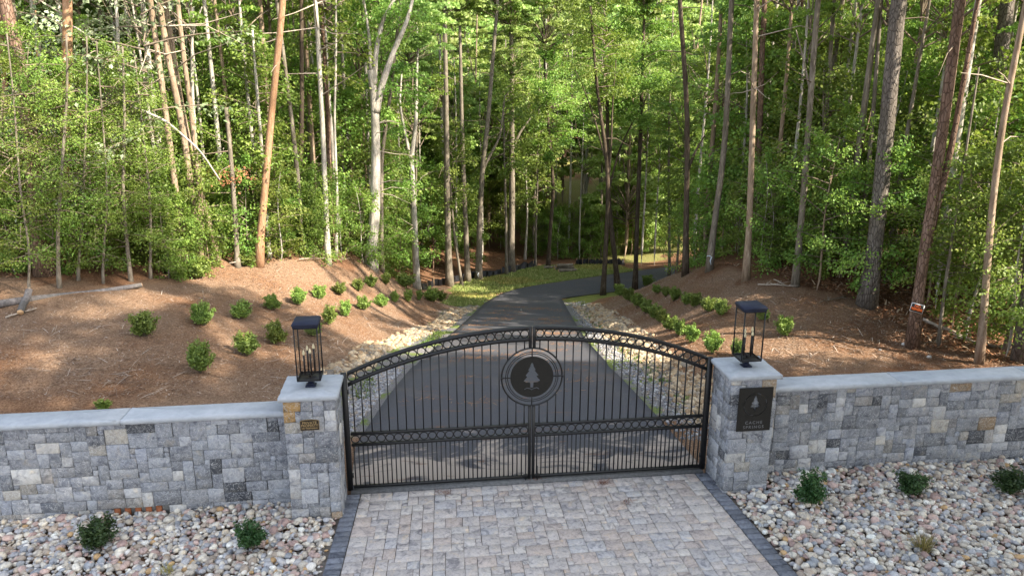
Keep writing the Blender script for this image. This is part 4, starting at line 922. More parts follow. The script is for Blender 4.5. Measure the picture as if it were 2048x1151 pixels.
T_('dark_tree', 1206, 590, [(1213, 470), (1217, 380), (1212, 300), (1195, 190)], 10, 'slim dark trunk standing alone on the grass inside the bend of the driveway', 'bark_dark', None, 12, [('under', 3, .62, .85)], [(5, (1216, 372), (1222, 300), (1225, 210), (1232, 120)), (4, (1214, 330), (1190, 240), (1165, 170), (1150, 140))], dead=10, dlen=(.5, 2.))
T_('dark_tree', 1236, 578, [(1228, 500), (1218, 420), (1216, 370)], 11, 'dark curved trunk crossing the slim lone trunk beside the bend', 'bark_dark', None, 12, [('under', 0, .65, .9)], [(5, (1216, 385), (1238, 300), (1262, 250), (1290, 200))], dead=6)
T_('dark_tree', 1270, 578, [(1274, 450), (1280, 300), (1286, 100)], 10, 'straight dark trunk rising beside the asphalt where it leaves view', 'bark_dark', None, 14, [('under', 4, .5, .9), ('far', 0, .9, 0.55)])
T_('dark_tree', 1339, 552, [(1338, 400), (1337, 300), (1340, 180)], 6, 'thin brown trunk left of the dark trunk on the right mound crest', 'bark_grey', None, 13, [('under', 1, .5, .75)])
T_('dark_tree', 1371, 549, [(1373, 400), (1376, 250), (1368, 110), (1358, 0)], 12, 'dark straight trunk on the crest of the right mound', 'bark_dark', None, 14, [('thin', 2, .8, .8)], [(7, (1375, 340), (1392, 300), (1410, 270))], dead=6)
T_('grey_tree', 1418, 541, [(1430, 430), (1447, 330), (1455, 200), (1460, 60)], 13, 'light grey brown trunk wearing a strip of white tape on the right mound crest', 'bark_grey', None, 14, [('thin', 1, .9, .7)], dead=8)
T_('grey_tree', 1492, 560, [(1500, 430), (1505, 250), (1511, 80), (1513, 0)], 13, 'tall straight light brown trunk with bare side twigs on the mound crest', 'bark_tan', None, 14, [('thin', 0, 1., .7)], dead=26, dlen=(.6, 2.4))
T_('pine_tree', 1508, 545, [(1514, 400), (1520, 250), (1524, 100)], 13, 'reddish pine trunk close behind the straight light brown trunk', 'bark_pine', 22.5, 15, [('thin', 3, 1., .7)])
T_('pine_tree', 1562, 530, [(1572, 430), (1580, 330), (1590, 180)], 9, 'narrow red brown pine left of the pale mottled trunk', 'bark_pine', 24, 15, [('thin', 2, 1., .7)])
T_('grey_tree', 1590, 572, [(1603, 440), (1614, 300), (1626, 120), (1636, 0)], 13, 'pale mottled slim trunk leaning slightly right left of the big plated pine', 'bark_grey', None, 14, [('thin', 1, 1., .7)], [(5, (1622, 190), (1605, 110), (1592, 60))], dead=6)
T_('grey_tree', 1612, 575, [(1625, 500), (1640, 400), (1655, 200), (1668, 0)], 9, 'thin pale trunk between the mottled trunk and the big plated pine', 'bark_grey', 21, 14, [('thin', 0, 1., .6)], dead=5)
T_('pine_tree', 1733, 612, [(1750, 500), (1762, 380), (1778, 200), (1797, 0)], 30, 'big grey plated pine trunk, thickest of the trees on the right', 'bark_pinegrey', None, 16, [('thin', 2, 1., .8)], dead=8, dlen=(.5, 1.8), taper=.3)
T_('pine_tree', 1824, 694, [(1838, 570), (1855, 470), (1880, 300), (1912, 60), (1922, -10)], 21, 'reddish pine that carries the orange and black sign', 'bark_pine', None, 15, [('thin', 1, 1., .7)], [(15, (1852, 500), (1872, 420), (1900, 310), (1935, 120), (1955, 0), (1970, -60))], dead=8, taper=.35)
T_('pine_tree', 1872, 662, [(1882, 520), (1895, 400), (1925, 200), (1948, 30)], 17, 'dark shaded pine directly behind the tree with the sign', 'bark_dark', 18.5, 15, [('thin', 3, 1., .7)], dead=6)
T_('pine_tree', 1938, 650, [(1955, 480), (1975, 330), (1995, 160), (2015, 0)], 27, 'broad pine with a sun patched edge near the right margin', 'bark_pinegrey', 18., 15, [('thin', 0, 1., .8)], dead=8, dlen=(.5, 2.), taper=.3)
T_('grey_tree', 1960, 726, [(1972, 560), (1985, 400), (2008, 220), (2040, 70)], 14, 'slender brown trunk rising from just behind the right wall', 'bark_tan', None, 12, [('near', 0, .6, .8)], dead=6)
T_('pine_tree', 2040, 722, [(2052, 600), (2075, 400), (2110, 150)], 24, 'thick trunk cut by the right edge of the view above the wall', 'bark_pinegrey', None, 14, [('thin', 1, 1., .7)])
T_('grey_tree', 2010, 700, [(2025, 620), (2048, 520)], 8, 'thin leaning stem between the slender trunk and the right edge', 'bark_grey', None, 6, [('near', 1, .3, .6)])
T_('grey_tree', 1877, 690, [(1886, 600), (1895, 540)], 7, 'thin sapling stem leaning beside the dark pine behind the sign', 'bark_grey', None, 5.5, [('near', 2, .2, .55)])
# near left thin trees in front of the wood
for (px, py, via, w_, cr, lab) in ((118, 575, [(115, 470), (122, 360), (135, 180)], 8, ('fine', 0, .12, .8), 'thin grey leafy tree at the left edge of the mulch, behind the fallen log'),
                                  (155, 560, [(165, 430), (170, 300), (175, 120)], 6, ('fine', 0, .1, .7), 'slim grey stem with fine leaves, next right of the thin grey leafy tree'),
                                  (262, 562, [(252, 470), (245, 380), (250, 260)], 8, ('fine', 1, .12, .8), 'thin leafy tree whose foot touches the far end of the fallen log'),
                                  (57, 590, [(60, 500), (40, 380), (28, 200)], 5, ('fine', 0, .1, .7), 'crooked pale sapling rising behind the short log piece'),
                                  (300, 556, [(302, 480), (300, 400), (290, 300)], 6, ('fine', 1, .1, .7), 'brown stemmed bushy tree just right of the fallen log end'),
                                  (205, 566, [(208, 480), (215, 420), (212, 330)], 5, ('fine', 0, .05, .7), 'thin green sapling between the two leafy trees behind the log')):
    T_('leafy_tree', px, py, via, w_, lab, 'bark_grey', None, 5.2, [cr], dead=6, dlen=(.3, 1.2))
T_('flowering_tree', 215, 545, [(225, 300), (240, 150), (235, 40)], 9, 'tree with pale whitish green leaf clusters arching right at the upper left', 'bark_white', 17.6, 9.5, [('flower', 0, .02, 1.0), ('flower', 0, .12, .9, (1.5, -.5, 0))], [(6, (232, 200), (330, 240), (400, 300), (440, 360)), (5, (236, 120), (160, 60), (100, 30))], dead=6)
# ------------------------------------------------------------------ the wood behind: many trees, shared meshes
def tl_depth(px):
    xs = [p[0] for p in TREELINE]; py = np.interp(px, xs, [p[1] for p in TREELINE]); g = ground(px, py); return (g - CAM) @ FH
TRK = {}
def trunk_mesh(kind, h, r0, seed, bark):
    r = np.random.default_rng(seed); mb = MB(); z = np.linspace(-.3, h, 16); u = z / h
    ax, ay = r.normal(0, .25), r.normal(0, .25); P = np.stack([ax * u ** 1.5 + np.sin(u * 6 + ax * 9) * .06, ay * u ** 1.5 + np.sin(u * 5 + ay * 9) * .06, z], 1); mb.tube(P, r0 * (1.15 - .85 * np.clip(u, 0, 1)), 7, cap=False, jit=.04)
    return mb.mesh('trunk', M[bark], True)
barks = ['bark_grey', 'bark_tan', 'bark_white', 'bark_dark', 'bark_pine']
CR['pole'] = CR['thin']
TK = {'pole': [trunk_mesh('p', 15., .085, 110 + i, ('bark_white', 'bark_tan', 'bark_white', 'bark_grey')[i]) for i in range(4)], 'under': [trunk_mesh('u', 7., .055, 60 + i, barks[i % 5]) for i in range(5)], 'sap': [trunk_mesh('s', 3.6, .022, 70 + i, barks[i % 3]) for i in range(3)],
      'near': [trunk_mesh('n', 5.4, .04, 80 + i, barks[i % 3]) for i in range(3)], 'canopy': [trunk_mesh('c', 15., .15, 90 + i, barks[i]) for i in range(5)], 'far': [trunk_mesh('f', 13., .14, 95 + i, barks[i % 3]) for i in range(3)]}
PROTO = {}
def wood_tree(kind, i, loc, sc, rz, label, group, zc=0.):
    """first of its kind is built, the rest are copies of the thing and of each part"""
    key = (kind, i % len(CR[kind]), i % len(TK[kind]), zc)
    nm = {'pole': 'slim_tree', 'under': 'understory_tree', 'sap': 'sapling', 'near': 'leafy_sapling', 'canopy': 'forest_tree', 'far': 'hillside_tree'}[kind]
    if key not in PROTO:
        e = bpy.data.objects.new(nm, None); COL.objects.link(e); obj('trunk', TK[kind][key[2]], e); cm, tm = CR[kind][key[1]]; o = obj('crown', cm, e, (0, 0, zc))
        if tm is not None: obj('branch', tm, o)
        PROTO[key] = e; r_ = e
    else:
        p = PROTO[key]; r_ = p.copy(); COL.objects.link(r_)
        for ch in list(p.children):
            c_ = ch.copy(); COL.objects.link(c_); c_.parent = r_
            for g in ch.children: d = g.copy(); COL.objects.link(d); d.parent = c_
    r_.location = loc; r_.scale = (sc, sc, sc); r_.rotation_euler = (0, 0, rz); tag(r_, label, 'tree', group); return r_
r = np.random.default_rng(77)
def scatter_row(px0, px1, step, o0, o1, kind, smin, smax, label, group, zc=0., keep=None, jit=.5):
    px = px0
    while px < px1:
        p = px + r.uniform(-jit, jit) * step; px += step; o = r.uniform(o0, o1)
        if keep and not keep(p, o): continue
        D = tl_depth(p) + o; d = ray(p, 400); B = CAM + d * D / (d @ FH); B = onz(B[0], B[1])
        dr_, _ = road_near(np.array([B[0]]), np.array([B[1]]))
        if dr_[0] < (2.2 if kind in ('under', 'canopy', 'near') else 1.3): continue
        if kind in ('under', 'near') and inpoly(np.array([B[0]]), np.array([B[1]]), Z_GRASS)[0]: continue
        wood_tree(kind, int(r.integers(0, 60)), tuple(B - np.array([0, 0, .05])), r.uniform(smin, smax), r.uniform(0, 6.28), label, group, zc)
gap = lambda p, o: not (1040 < p < 1240)
scatter_row(-150, 320, 26, .8, 2.4, 'sap', .5, .9, 'small leafy sapling at the edge of the wood behind the fallen log', 'saplings behind the fallen log')
scatter_row(300, 800, 13, .0, 1.3, 'sap', .4, .8, 'small leafy sapling at the sunlit back edge of the left mound', 'saplings edging the left mound')
scatter_row(-200, 320, 58, 2.6, 4.5, 'near', .62, .8, 'bushy young tree in the wood behind the fallen log', 'young trees behind the fallen log')
scatter_row(320, 840, 30, 1.8, 4.2, 'near', .7, 1.1, 'bushy young tree just behind the pale trunks of the left mound', 'young trees behind the left mound')
scatter_row(-200, 840, 44, 5.6, 9., 'under', .85, 1.1, 'bright leafy tree in the thick of the left wood', 'leafy trees of the left wood')
scatter_row(-250, 850, 46, 9., 14., 'under', 1.15, 1.5, 'tall leafy tree deep in the left wood', 'tall leafy trees deep in the left wood')
scatter_row(-250, 860, 60, 13., 22., 'canopy', .8, 1.05, 'high crowned tree rising over the left wood', 'high crowned trees of the left wood', 4.)
scatter_row(850, 1290, 40, 3., 8., 'under', .75, 1.0, 'shaded leafy tree behind the black silt fence', 'leafy trees behind the silt fence', keep=gap)
scatter_row(850, 1290, 60, 9., 14., 'under', 1.0, 1.3, 'tall leafy tree beyond the lawn', 'tall leafy trees beyond the lawn', keep=gap)
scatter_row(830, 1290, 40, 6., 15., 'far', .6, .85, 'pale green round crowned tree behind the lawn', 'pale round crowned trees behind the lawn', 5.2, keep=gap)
scatter_row(850, 1240, 26, 1.5, 3.5, 'sap', .7, 1.1, 'low leafy bush tree along the back of the lawn', 'low bush trees behind the lawn', keep=lambda p, o: p > 1040 or r.random() < .4)
scatter_row(1290, 1700, 24, .8, 3., 'sap', .5, .9, 'small leafy sapling behind the right mound crest', 'saplings behind the right mound')
scatter_row(1290, 2200, 58, 4., 9., 'under', .75, 1.05, 'leafy tree in the shaded right wood', 'leafy trees of the right wood')
scatter_row(1290, 2150, 48, 9., 16., 'under', 1.1, 1.4, 'tall leafy tree deep in the right wood', 'tall leafy trees deep in the right wood')
scatter_row(1240, 1950, 72, 12., 24., 'canopy', .75, 1.05, 'high crowned tree rising over the right wood', 'high crowned trees of the right wood', 4.)
scatter_row(1630, 2250, 44, .8, 4., 'near', .75, 1.1, 'broad leaved young tree at the edge of the right wood', 'broad leaved young trees edging the right wood', keep=lambda p, o: not (1800 < p < 1860))
scatter_row(300, 840, 17, .4, 5.5, 'pole', .45, 1.0, 'slim pale stemmed tree among the leaves of the left wood', 'slim pale trees of the left wood', 7.)
scatter_row(-100, 300, 34, 1.5, 6., 'pole', .45, .9, 'slim pale stemmed tree in the wood beyond the fallen log', 'slim pale trees beyond the fallen log', 7.)
scatter_row(850, 1290, 24, 1.5, 9., 'pole', .6, 1.1, 'slim pale stemmed tree beyond the silt fence and lawn', 'slim pale trees beyond the silt fence', 7.)
scatter_row(1300, 2150, 24, .8, 7., 'pole', .5, 1.0, 'slim stemmed tree in the right wood', 'slim trees of the right wood', 7.)
for k in range(34):   # low and middle greenery past the bend and behind the stacked logs
    p = r.uniform(1225, 1400) if k % 2 else r.uniform(1075, 1235); D = (r.uniform(46, 54) if k % 2 else r.uniform(45, 49)); d = ray(p, 400); B = CAM + d * D / (d @ FH); B = onz(B[0], B[1]); q, _ = road_near(np.array([B[0]]), np.array([B[1]]))
    if q[0] < 1.2: continue
    if k % 2: wood_tree('under', int(r.integers(0, 60)), tuple(B), r.uniform(.5, .85), r.uniform(0, 6.28), 'leafy tree closing the view where the asphalt leaves sight', 'leafy trees past the bend')
    else: wood_tree('sap', int(r.integers(0, 60)), tuple(B), r.uniform(.6, 1.), r.uniform(0, 6.28), 'low leafy bush tree right behind the stacked logs and far fence', 'bush trees behind the stacked logs')
scatter_row(1640, 2150, 60, -.2, 1.6, 'near', .6, .8, 'drooping leafy young tree hiding trunk feet behind the right wall', 'drooping young trees at the right', keep=lambda p, o: not (1775 < p < 1865))
# hillside
def hill_tree(p, D, zc, s0, s1, label, group):
    d = ray(p, 300); B = CAM + d * D / (d @ FH); B = onz(B[0], B[1]); wood_tree('far', int(r.integers(0, 60)), tuple(B), r.uniform(s0, s1), r.uniform(0, 6.28), label, group, zc)
for k in range(40):
    p = 800 + 480 * (k + r.random()) / 40
    if 1040 < p < 1250 and k % 3: continue
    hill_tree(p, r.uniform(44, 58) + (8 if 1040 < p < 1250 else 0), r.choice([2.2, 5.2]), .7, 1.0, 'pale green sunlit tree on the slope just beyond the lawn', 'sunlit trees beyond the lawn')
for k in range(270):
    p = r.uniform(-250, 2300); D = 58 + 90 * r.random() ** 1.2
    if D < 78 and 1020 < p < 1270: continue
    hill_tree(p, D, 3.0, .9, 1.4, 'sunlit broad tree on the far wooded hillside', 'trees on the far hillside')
# trees across the street on the sun side, whose shade covers the entrance
for (x, y, s_) in ((9.5, -8, 1.), (13.5, -6, 1.1), (17, -10.5, 1.25), (10, -13.5, 1.2), (14, -14.5, 1.3), (19, -15, 1.35), (21.5, -8.5, 1.25), (11, -19, 1.35), (16, -20, 1.4), (24, -13, 1.4), (6, -17, 1.25), (12.5, -10.5, 1.15)):
    wood_tree('canopy', int(r.integers(0, 60)), (x, y, -.05), s_, r.uniform(0, 6.28), 'high crowned tree by the street beyond the right wall', 'street side trees', 4.)
for (x, y, s_) in ((8, -12, 1.15), (5, -13.2, 1.1), (1.5, -12.5, 1.05), (11, -15, 1.2), (11, -10.5, 1.15), (6.5, -16.5, 1.2), (14.5, -12, 1.2), (7.6, -9.8, 1.15), (10.5, -12.6, 1.3)):
    wood_tree('canopy', int(r.integers(0, 60)), (x, y, -.05), s_, r.uniform(0, 6.28), 'tall clean stemmed street side tree behind the viewpoint', 'tall street side trees', 7.)
for (x, y, s_) in ((11, -6.2, 1.2), (15, -9, 1.25), (18, -9, 1.05), (19, -11, 1.2)):
    wood_tree('canopy', int(r.integers(0, 60)), (x, y, -.05), s_, r.uniform(0, 6.28), 'very tall street side tree beyond the right wall end', 'very tall street side trees', 11.)
for (x, y, s_) in ((16, -7.5, 1.1), (12, -4.2, .95)):
    wood_tree('canopy', int(r.integers(0, 60)), (x, y, -.05), s_, r.uniform(0, 6.28), 'high crowned tree by the street beyond the right wall', 'street side trees', 4.)
# ------------------------------------------------------------------ shrubs
def shrub_mesh(seed, m_, n_=900, L=.05, stem=5, hgt=1., fineness=1.):
    r = np.random.default_rng(seed); P = []; tw = MB()
    for k in range(26):
        az = r.uniform(0, 6.28); rr_ = r.uniform(.05, .46); zt = r.uniform(.35, 1.) * hgt * (1 - .35 * rr_); per = n_ // 26; s_ = r.uniform(.25, 1., per) ** .7
        P.append(np.stack([math.cos(az) * rr_ * s_, math.sin(az) * rr_ * s_, zt * s_ + .02], 1) + r.normal(0, .05, (per, 3)) * np.array([1, 1, .8]))
        if k < 12: tw.tube([(0, 0, -.05), (math.cos(az) * rr_ * .5, math.sin(az) * rr_ * .5, zt * .55), (math.cos(az) * rr_, math.sin(az) * rr_, zt)], [.012, .008, .004], 4, cap=False)
    P = np.concatenate(P); P[:, 2] = np.maximum(P[:, 2], .03)
    up_ = r.normal(.3, .6, len(P)); V, T = leaves_geo(P, L * r.uniform(.7, 1.3, len(P)), r, up=.5, wide=.5, droop=-.5)
    tn = np.clip(r.beta(2, 2.2, len(P)) * .7 + (P[:, 2] / hgt) * .15 + r.uniform(0, .1), 0, 1)
    return npmesh('foliage', V, T, m_, np.repeat(tn, 4)), tw.mesh('stems', M['twig'])
SH = [shrub_mesh(200 + i, M['leaf_shrub'], 3000, .095) for i in range(5)]
SHD = [shrub_mesh(220 + i, M['leaf_dark'], 3200, .08) for i in range(3)]
def shrub(px, py, wpx, hpx, label, group=None, bank=SH, i=0, B=None, name='shrub', cat='shrub'):
    B = ground(px, py) if B is None else B; D = (B - CAM) @ FW; w_ = wpx * D / F; h_ = hpx * D / F / math.cos(PITCH * .5)
    e = empty(name, tuple(B - np.array([0, 0, .01])), random.uniform(0, 6.28)); tag(e, label, cat, group); fm, sm = bank[i % len(bank)]
    o = obj('foliage', fm, e); k3 = random.uniform(.9, 1.12); o.scale = (w_ * 1.16 * k3, w_ * 1.16 * random.uniform(.88, 1.1), h_ * random.uniform(.92, 1.15)); o2 = obj('stem', sm, e); o2.scale = o.scale; return e
ORD = ['first', 'second', 'third', 'fourth', 'fifth', 'sixth', 'seventh', 'eighth', 'ninth', 'tenth', 'eleventh', 'twelfth']
lowL = [(290, 672, 52, 62), (400, 745, 56, 76), (493, 710, 50, 58), (556, 690, 46, 56), (657, 649, 36, 42), (693, 633, 32, 38), (729, 620, 30, 32), (763, 614, 28, 30), (792, 605, 22, 28), (815, 604, 24, 26), (838, 600, 16, 22)]
upL = [(410, 650, 46, 50), (483, 638, 38, 46), (547, 620, 40, 34), (600, 611, 34, 38), (640, 598, 30, 30), (678, 588, 28, 26), (717, 581, 26, 26), (745, 574, 26, 28), (772, 569, 22, 26)]
lowR = [(1240, 592, 28, 26), (1260, 602, 30, 28), (1276, 614, 28, 28), (1291, 626, 30, 32), (1308, 636, 30, 34), (1323, 645, 30, 32), (1338, 661, 32, 36), (1360, 670, 32, 36), (1387, 684, 36, 42), (1425, 708, 40, 46)]
upR = [(1293, 572, 30, 24), (1315, 586, 24, 22), (1332, 592, 24, 24), (1347, 602, 28, 28), (1370, 610, 30, 28), (1389, 613, 30, 28), (1415, 623, 34, 38), (1443, 630, 34, 40)]
k = 0
for row, lab, grp in ((lowL, 'green shrub {} from the wall end of the lower row on the left mound', 'shrubs on the left mound'), (upL, 'green shrub {} from the log end of the upper row on the left mound', 'shrubs on the left mound'),
                      (lowR, 'green shrub {} from the far end of the ditch side row, right mound', 'shrubs on the right mound'), (upR, 'green shrub {} from the far end of the tree side row, right mound', 'shrubs on the right mound')):
    for q, s_ in enumerate(row): shrub(*s_, lab.format(ORD[q]), grp, SH, k); k += 1
for px, py, w_, h_, lab in ((625, 672, 34, 40, 'green shrub seen through the glass of the lantern above the bronze plaque'), (1470, 712, 36, 34, 'low green shrub just behind the gate pillar with the square plaque'), (1570, 672, 40, 46, 'round dark green shrub standing alone on the right mound'), (1527, 640, 28, 26, 'green shrub seen just behind the lantern above the square plaque'),
                            (812, 574, 44, 28, 'low leafy bush spreading at the far tip of the left mound'), (862, 602, 34, 28, 'leafy bush by the end of the rock ditch below the left mound'), (884, 602, 26, 26, 'smaller leafy bush touching the lawn beyond the left mound'), (402, 556, 56, 46, 'bright green bush at the foot of the pale trunk cluster'), (352, 552, 40, 40, 'yellow green bush left of the pale trunk cluster'),
                            (490, 530, 44, 36, 'bright bush between the rusty leafed snag and the orange pine'), (205, 822, 34, 24, 'tiny dark green shrub peeking over the capstones of the left wall')):
    shrub(px, py, w_, h_, lab, None, SH, k); k += 1
for px, py, w_, h_, lab in ((197, 1096, 76, 66, 'spiky dark green shrub in the pebbles near the brick weep gap'), (503, 1096, 64, 66, 'dense dark green shrub in the pebbles left of the bronze plaque pillar'), (1620, 1010, 72, 78, 'dark green shrub in the pebbles nearest the square plaque pillar'), (1823, 988, 66, 54, 'dark green shrub in the pebbles, middle one of three along the right wall'), (2022, 985, 76, 62, 'dark green shrub in the pebbles at the right edge below the wall')):
    shrub(px, py, w_, h_, lab, 'dark shrubs in the pebble beds', SHD, k, hz(px, py, .02)); k += 1
# yellow grass tuft and a weed in the pebbles
def tuft(px, py, n_, L, name, label, m_, seed):
    r = np.random.default_rng(seed); B = hz(px, py, .03); P = np.stack([r.normal(0, .03, n_), r.normal(0, .03, n_), np.zeros(n_)], 1)
    V, Q, T, c = strips(P, r.uniform(.5, 1., n_) * L, np.full(n_, .007), r.uniform(0, 6.28, n_), r.uniform(.3, 1.3, n_), np.zeros((n_, 1)), .06); o = obj(name, npmesh(name, V, [Q, T], m_, np.repeat(r.random(n_), 5)), None, tuple(B)); tag(o, label, 'grass tuft'); return o
tuft(1845, 1100, 160, .30, 'grass_tuft', 'yellowish grass tuft in the pebbles below the middle dark shrub', M['yellow_grass'], 5)
tuft(335, 1142, 60, .12, 'weed_tuft', 'small yellow green weed in the pebbles between the two left dark shrubs', M['yellow_grass'], 6)
# ------------------------------------------------------------------ logs, fence, sign, small things
def log(name, a, b_, r0, r1, label, m_=None, group=None, lift=.6, parentless=True):
    A_ = np.array(a, float); B_ = np.array(b_, float); C0 = (A_ + B_) / 2; n_ = 16; P = A_ + (B_ - A_) * np.linspace(0, 1, n_)[:, None] - C0; P[:, 2] += np.sin(np.linspace(0, 7, n_)) * .015
    e = empty(name, tuple(C0)); tag(e, label, 'log', group); mb = MB(); mb.tube(P, np.linspace(r0, r1, n_), 12, cap=False, jit=.05); mb.build('bark', m_ or M['log'], e, smooth=True)
    d = (B_ - A_) / np.linalg.norm(B_ - A_); mb = MB(); mb.tube([P[0] - d * .004, P[0] + d * .01], r0 * .93, 12); mb.tube([P[-1] - d * .01, P[-1] + d * .004], r1 * .93, 12); mb.build('cut_end', M['cutwood'], e); return e
a, b_ = ground(-30, 622), ground(284, 578)
a[2] += .10; b_[2] += .09; log('fallen_log', a, b_, .085, .05, 'long weathered fallen trunk lying along the top of the left mound')
a, b_ = ground(42, 632), ground(62, 602); a[2] += .08; b_[2] += .22; log('log_piece', a, b_, .065, .065, 'short cut log piece propped against the long fallen trunk')
RH = np.array([RT[0], RT[1], 0]); RH /= np.linalg.norm(RH)
for p0, L, fw_, dz, lab in (((1117, 545), 1.0, .25, .10, 'front log of the stack on the lawn'), ((1110, 541.5), 1.1, .30, .12, 'middle log of the stack on the lawn'), ((1113, 542), .95, .35, .30, 'top log of the stack on the lawn'), ((1108, 538), 1.05, .35, .12, 'back log of the stack on the lawn, mostly hidden'), ((1088, 538), .75, .05, .09, 'short log lying apart at the left end of the stack')):
    a = ground(*p0); b_ = a + (RH * math.cos(fw_) + FH * math.sin(fw_)) * L; b_[2] = H(b_[0], b_[1])[0]; a[2] += dz; b_[2] += dz; log('stacked_log', a, b_, .085, .08, lab, M['bark_grey'], 'logs stacked on the lawn')
def silt_fence(pts, hh, label):
    G = resample(np.array([ground(*p) for p in pts]), 60); o0 = G[0].copy(); e = empty('silt_fence', tuple(o0)); tag(e, label, 'silt fence'); G[:, 2] = H(G[:, 0], G[:, 1]); G = G - o0
    top = G + np.stack([rng.normal(0, .03, 60), rng.normal(0, .05, 60), hh + rng.normal(0, .035, 60)], 1); bot = G + np.array([0, 0, -.05]); off = np.array([0, .012, 0])
    V = np.concatenate([bot, top, bot + off, top + off]); k = np.arange(59); Q = np.concatenate([np.stack([k, k + 1, 61 + k, 60 + k], 1), np.stack([121 + k, 120 + k, 180 + k, 181 + k], 1), np.stack([60 + k, 61 + k, 181 + k, 180 + k], 1)])
    obj('fabric', npmesh('fabric', V, Q, M['fabric']), e)
    for i in range(2, 60, 7):
        mb = MB(); p = G[i] + np.array([0, .03, 0]); mb.box(p + np.array([-.02, 0, -.1]), p + np.array([.02, .035, hh + .12])); mb.build('stake', M['stake'], e)
silt_fence([(838, 579), (867, 572), (893, 569), (921, 561), (944, 557), (958, 556), (991, 552), (1019, 546), (1045, 539), (1071, 533)], .34, 'black silt fence running along the feet of the grey trunks beside the lawn')
silt_fence([(1150, 530), (1185, 529), (1218, 529), (1250, 530)], .3, 'black silt fence at the back of the lawn behind the stacked logs')
# the orange sign on the pine: plate faces the camera side of the trunk
B = ground(1824, 694); sp_ = same_depth(1835, 611, B); d = CAM - sp_; d[2] = 0; d /= np.linalg.norm(d); sp_ = sp_ + d * .19
e = empty('no_trespassing_sign', tuple(sp_), math.atan2(d[1], d[0]) + math.pi / 2); e.rotation_euler = (0, math.radians(9), e.rotation_euler[2]); tag(e, 'small orange and black no trespassing sign on a pine trunk', 'sign')
mb = MB(); mb.box((-.118, -.002, -.088), (.118, .002, .088)); mb.build('plate', M['white'], e); mb = MB(); mb.box((-.108, -.004, -.078), (.108, -.0021, .078)); mb.build('black_panel', M['black'], e)
obj('lettering', text_mesh('NO', .068, M['orange'], .0006, 1., .0035), e, (0, -.005, .038)); o = obj('lettering', text_mesh('TRESPASSING', .044, M['orange'], .0006, .98, .003), e, (0, -.005, -.026)); o.scale = (.78, 1, 1.5)
# tape strips tied to trunks
def tape(px, py, bx_, by_, w_, label, dist=None):
    B = ground(bx_, by_); p = same_depth(px, py, B); D = (B - CAM) @ FW; rr_ = w_ * D / F / 2 * 1.12; mb = MB(); th = np.linspace(0, 2 * math.pi, 17)
    mb.tube([(rr_ * math.cos(a), rr_ * math.sin(a), .03 * math.sin(a * 2)) for a in th], .014, 4, cap=False); mb.tube([(0, -rr_, 0), (-.05, -rr_ - .02, -.1), (-.03, -rr_ - .05, -.22)], [.02, .018, .012], 4)
    tag(mb.build('tape_ribbon', M['tape'], None, tuple(p)), label, 'ribbon')
tape(1421, 512, 1418, 541, 13, 'white tape ribbon tied round the light trunk on the right mound crest')
tape(957, 543, 957, 559, 12, 'white tape ribbon low on the bowed trunk by the silt fence')
# dropped branches and sticks
def stick(p0, p1, rad, label, name='fallen_branch', m_='twig', twigs=4, dz=.05):
    a, b_ = ground(*p0), ground(*p1); a[2] += dz; b_[2] += dz; n_ = 7; P = a + (b_ - a) * np.linspace(0, 1, n_)[:, None]; r = np.random.default_rng(int(sum(p0))); L = np.linalg.norm(b_ - a); P += r.normal(0, .02 * L, P.shape) * np.array([1, 1, .3]); P[:, 2] = np.maximum(P[:, 2], H(P[:, 0], P[:, 1]) + rad)
    mb = MB(); o0 = P[0].copy(); P = P - o0; mb.tube(P, np.linspace(rad, rad * .4, n_), 6)
    for k in range(twigs):
        i = r.integers(1, n_ - 1); d = r.normal(0, 1, 3); d[2] = abs(d[2]) * .5; mb.tube([P[i], P[i] + d * L * .12], [rad * .5, rad * .2], 4)
    tag(mb.build(name, M[m_], None, tuple(o0)), label, 'branch')
stick((1690, 596), (1640, 608), .02, 'thin dark fallen branch lying below the big plated pine')
stick((1840, 640), (1955, 690), .045, 'long fallen limb lying on the forest floor behind the sign tree', m_='twig_pale')
stick((1955, 690), (2040, 705), .04, 'grey fallen limb between the slender trunk and the right edge', m_='twig')
stick((1520, 572), (1600, 575), .02, 'tangle of bare sticks at the crest of the right mound', m_='twig_pale', twigs=9)
stick((1548, 562), (1573, 575), .016, 'bare stick leaning by the tangle on the right mound crest', m_='twig_pale', twigs=5)
stick((10, 640), (75, 620), .02, 'broken brushwood beside the short log piece', m_='twig_pale', twigs=8)
stick((600, 528), (700, 526), .015, 'thin brush sticks along the back edge of the left mound', m_='twig_pale', twigs=12, dz=.15)
stick((460, 537), (520, 527), .015, 'thin brush sticks beside the rusty leafed snag', m_='twig_pale', twigs=8, dz=.15)
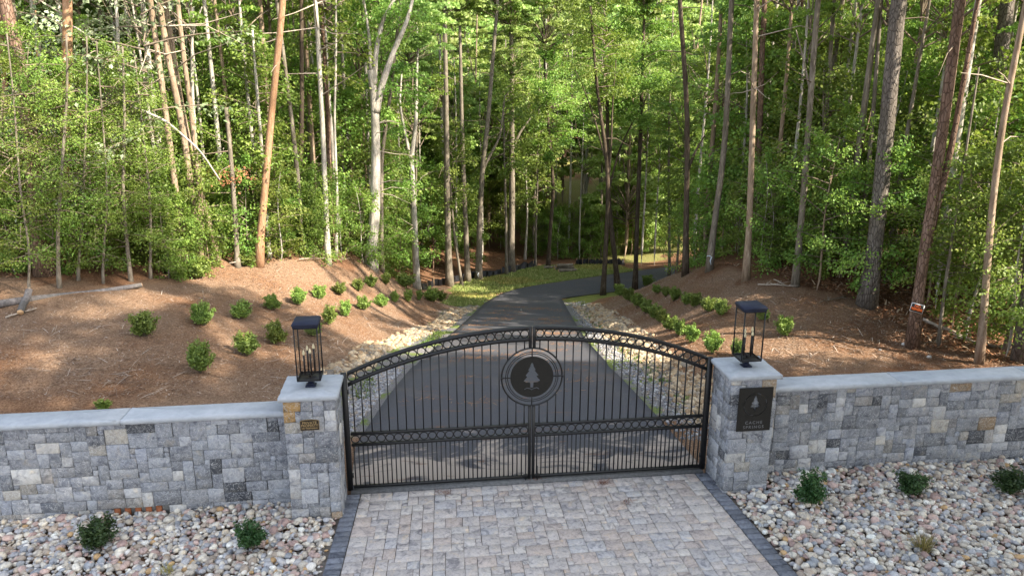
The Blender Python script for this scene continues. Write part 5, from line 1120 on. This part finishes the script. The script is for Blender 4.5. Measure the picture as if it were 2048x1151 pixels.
for k, (px, py, s_, lab) in enumerate(((1808, 690, .06, 'pale stone lying left of the foot of the sign tree'), (1858, 715, .05, 'pale stone on the mulch right of the sign tree foot'), (1760, 700, .03, 'small pale stone on the mulch left of the sign tree'), (1042, 620, .035, 'small pale stone lying alone on the asphalt driveway'))):
    B = ground(px, py); V = IV * np.array([1, .75, .6]) * s_ * (1 + rng.uniform(-.15, .15, (len(IV), 1))); tag(obj('stone', npmesh('stone', V, IT, M['riprap'], np.tile([[.55, .52, .48]], (len(V), 1)), True), None, tuple(B + np.array([0, 0, s_ * .4]))), lab, 'stone')
# dead leaf clump on the snag
r = np.random.default_rng(9); B = ground(475, 533); p = same_depth(462, 354, B)
P = r.normal(0, 1, (260, 3)) * np.array([.28, .22, .13]); V, T = leaves_geo(P, r.uniform(.05, .11, 260), r, up=.5)
m, t, b = mat('dead_leaf', .8, .2); a_ = attr(t); t.links.new(ramp(t, a_.outputs['Fac'], [(0, (.16, .06, .03)), (1, (.42, .20, .10))]), b.inputs['Base Color'])
tag(obj('dead_leaf_clump', npmesh('dead_leaf_clump', V, T, m, np.repeat(r.random(260), 4)), None, tuple(p)), 'rusty clump of dead leaves caught on the grey dead trunk', 'leaves', kind='stuff')
# pine needles dropped on the pavers
for k, (px, py, n_, lab) in enumerate(((1205, 966, 60, 'reddish clump of pine needles on the pavers right of the gate middle'), (1072, 958, 40, 'small clump of pine needles at the foot of the meeting stiles'), (885, 985, 40, 'dark clump of pine needles on the pavers left of the gate middle'), (1255, 1003, 30, 'sparse pine needles on the pavers towards the right pillar'))):
    B = hz(px, py, .006); P = np.stack([r.normal(0, .05, n_), r.normal(0, .03, n_), r.uniform(0, .01, n_)], 1); V, Q, T, c = strips(P, r.uniform(.05, .13, n_), np.full(n_, .0035), r.normal(.4, 1., n_), r.normal(.04, .06, n_), pal(n_, [(.22, .09, .05), (.14, .06, .035)]), .03)
    tag(obj('pine_needles', npmesh('pine_needles', V, [Q, T], M['straw'], c), None, tuple(B)), lab, 'pine needles')
print('objects', len(bpy.data.objects), 'verts', sum(len(m_.vertices) for m_ in bpy.data.meshes))
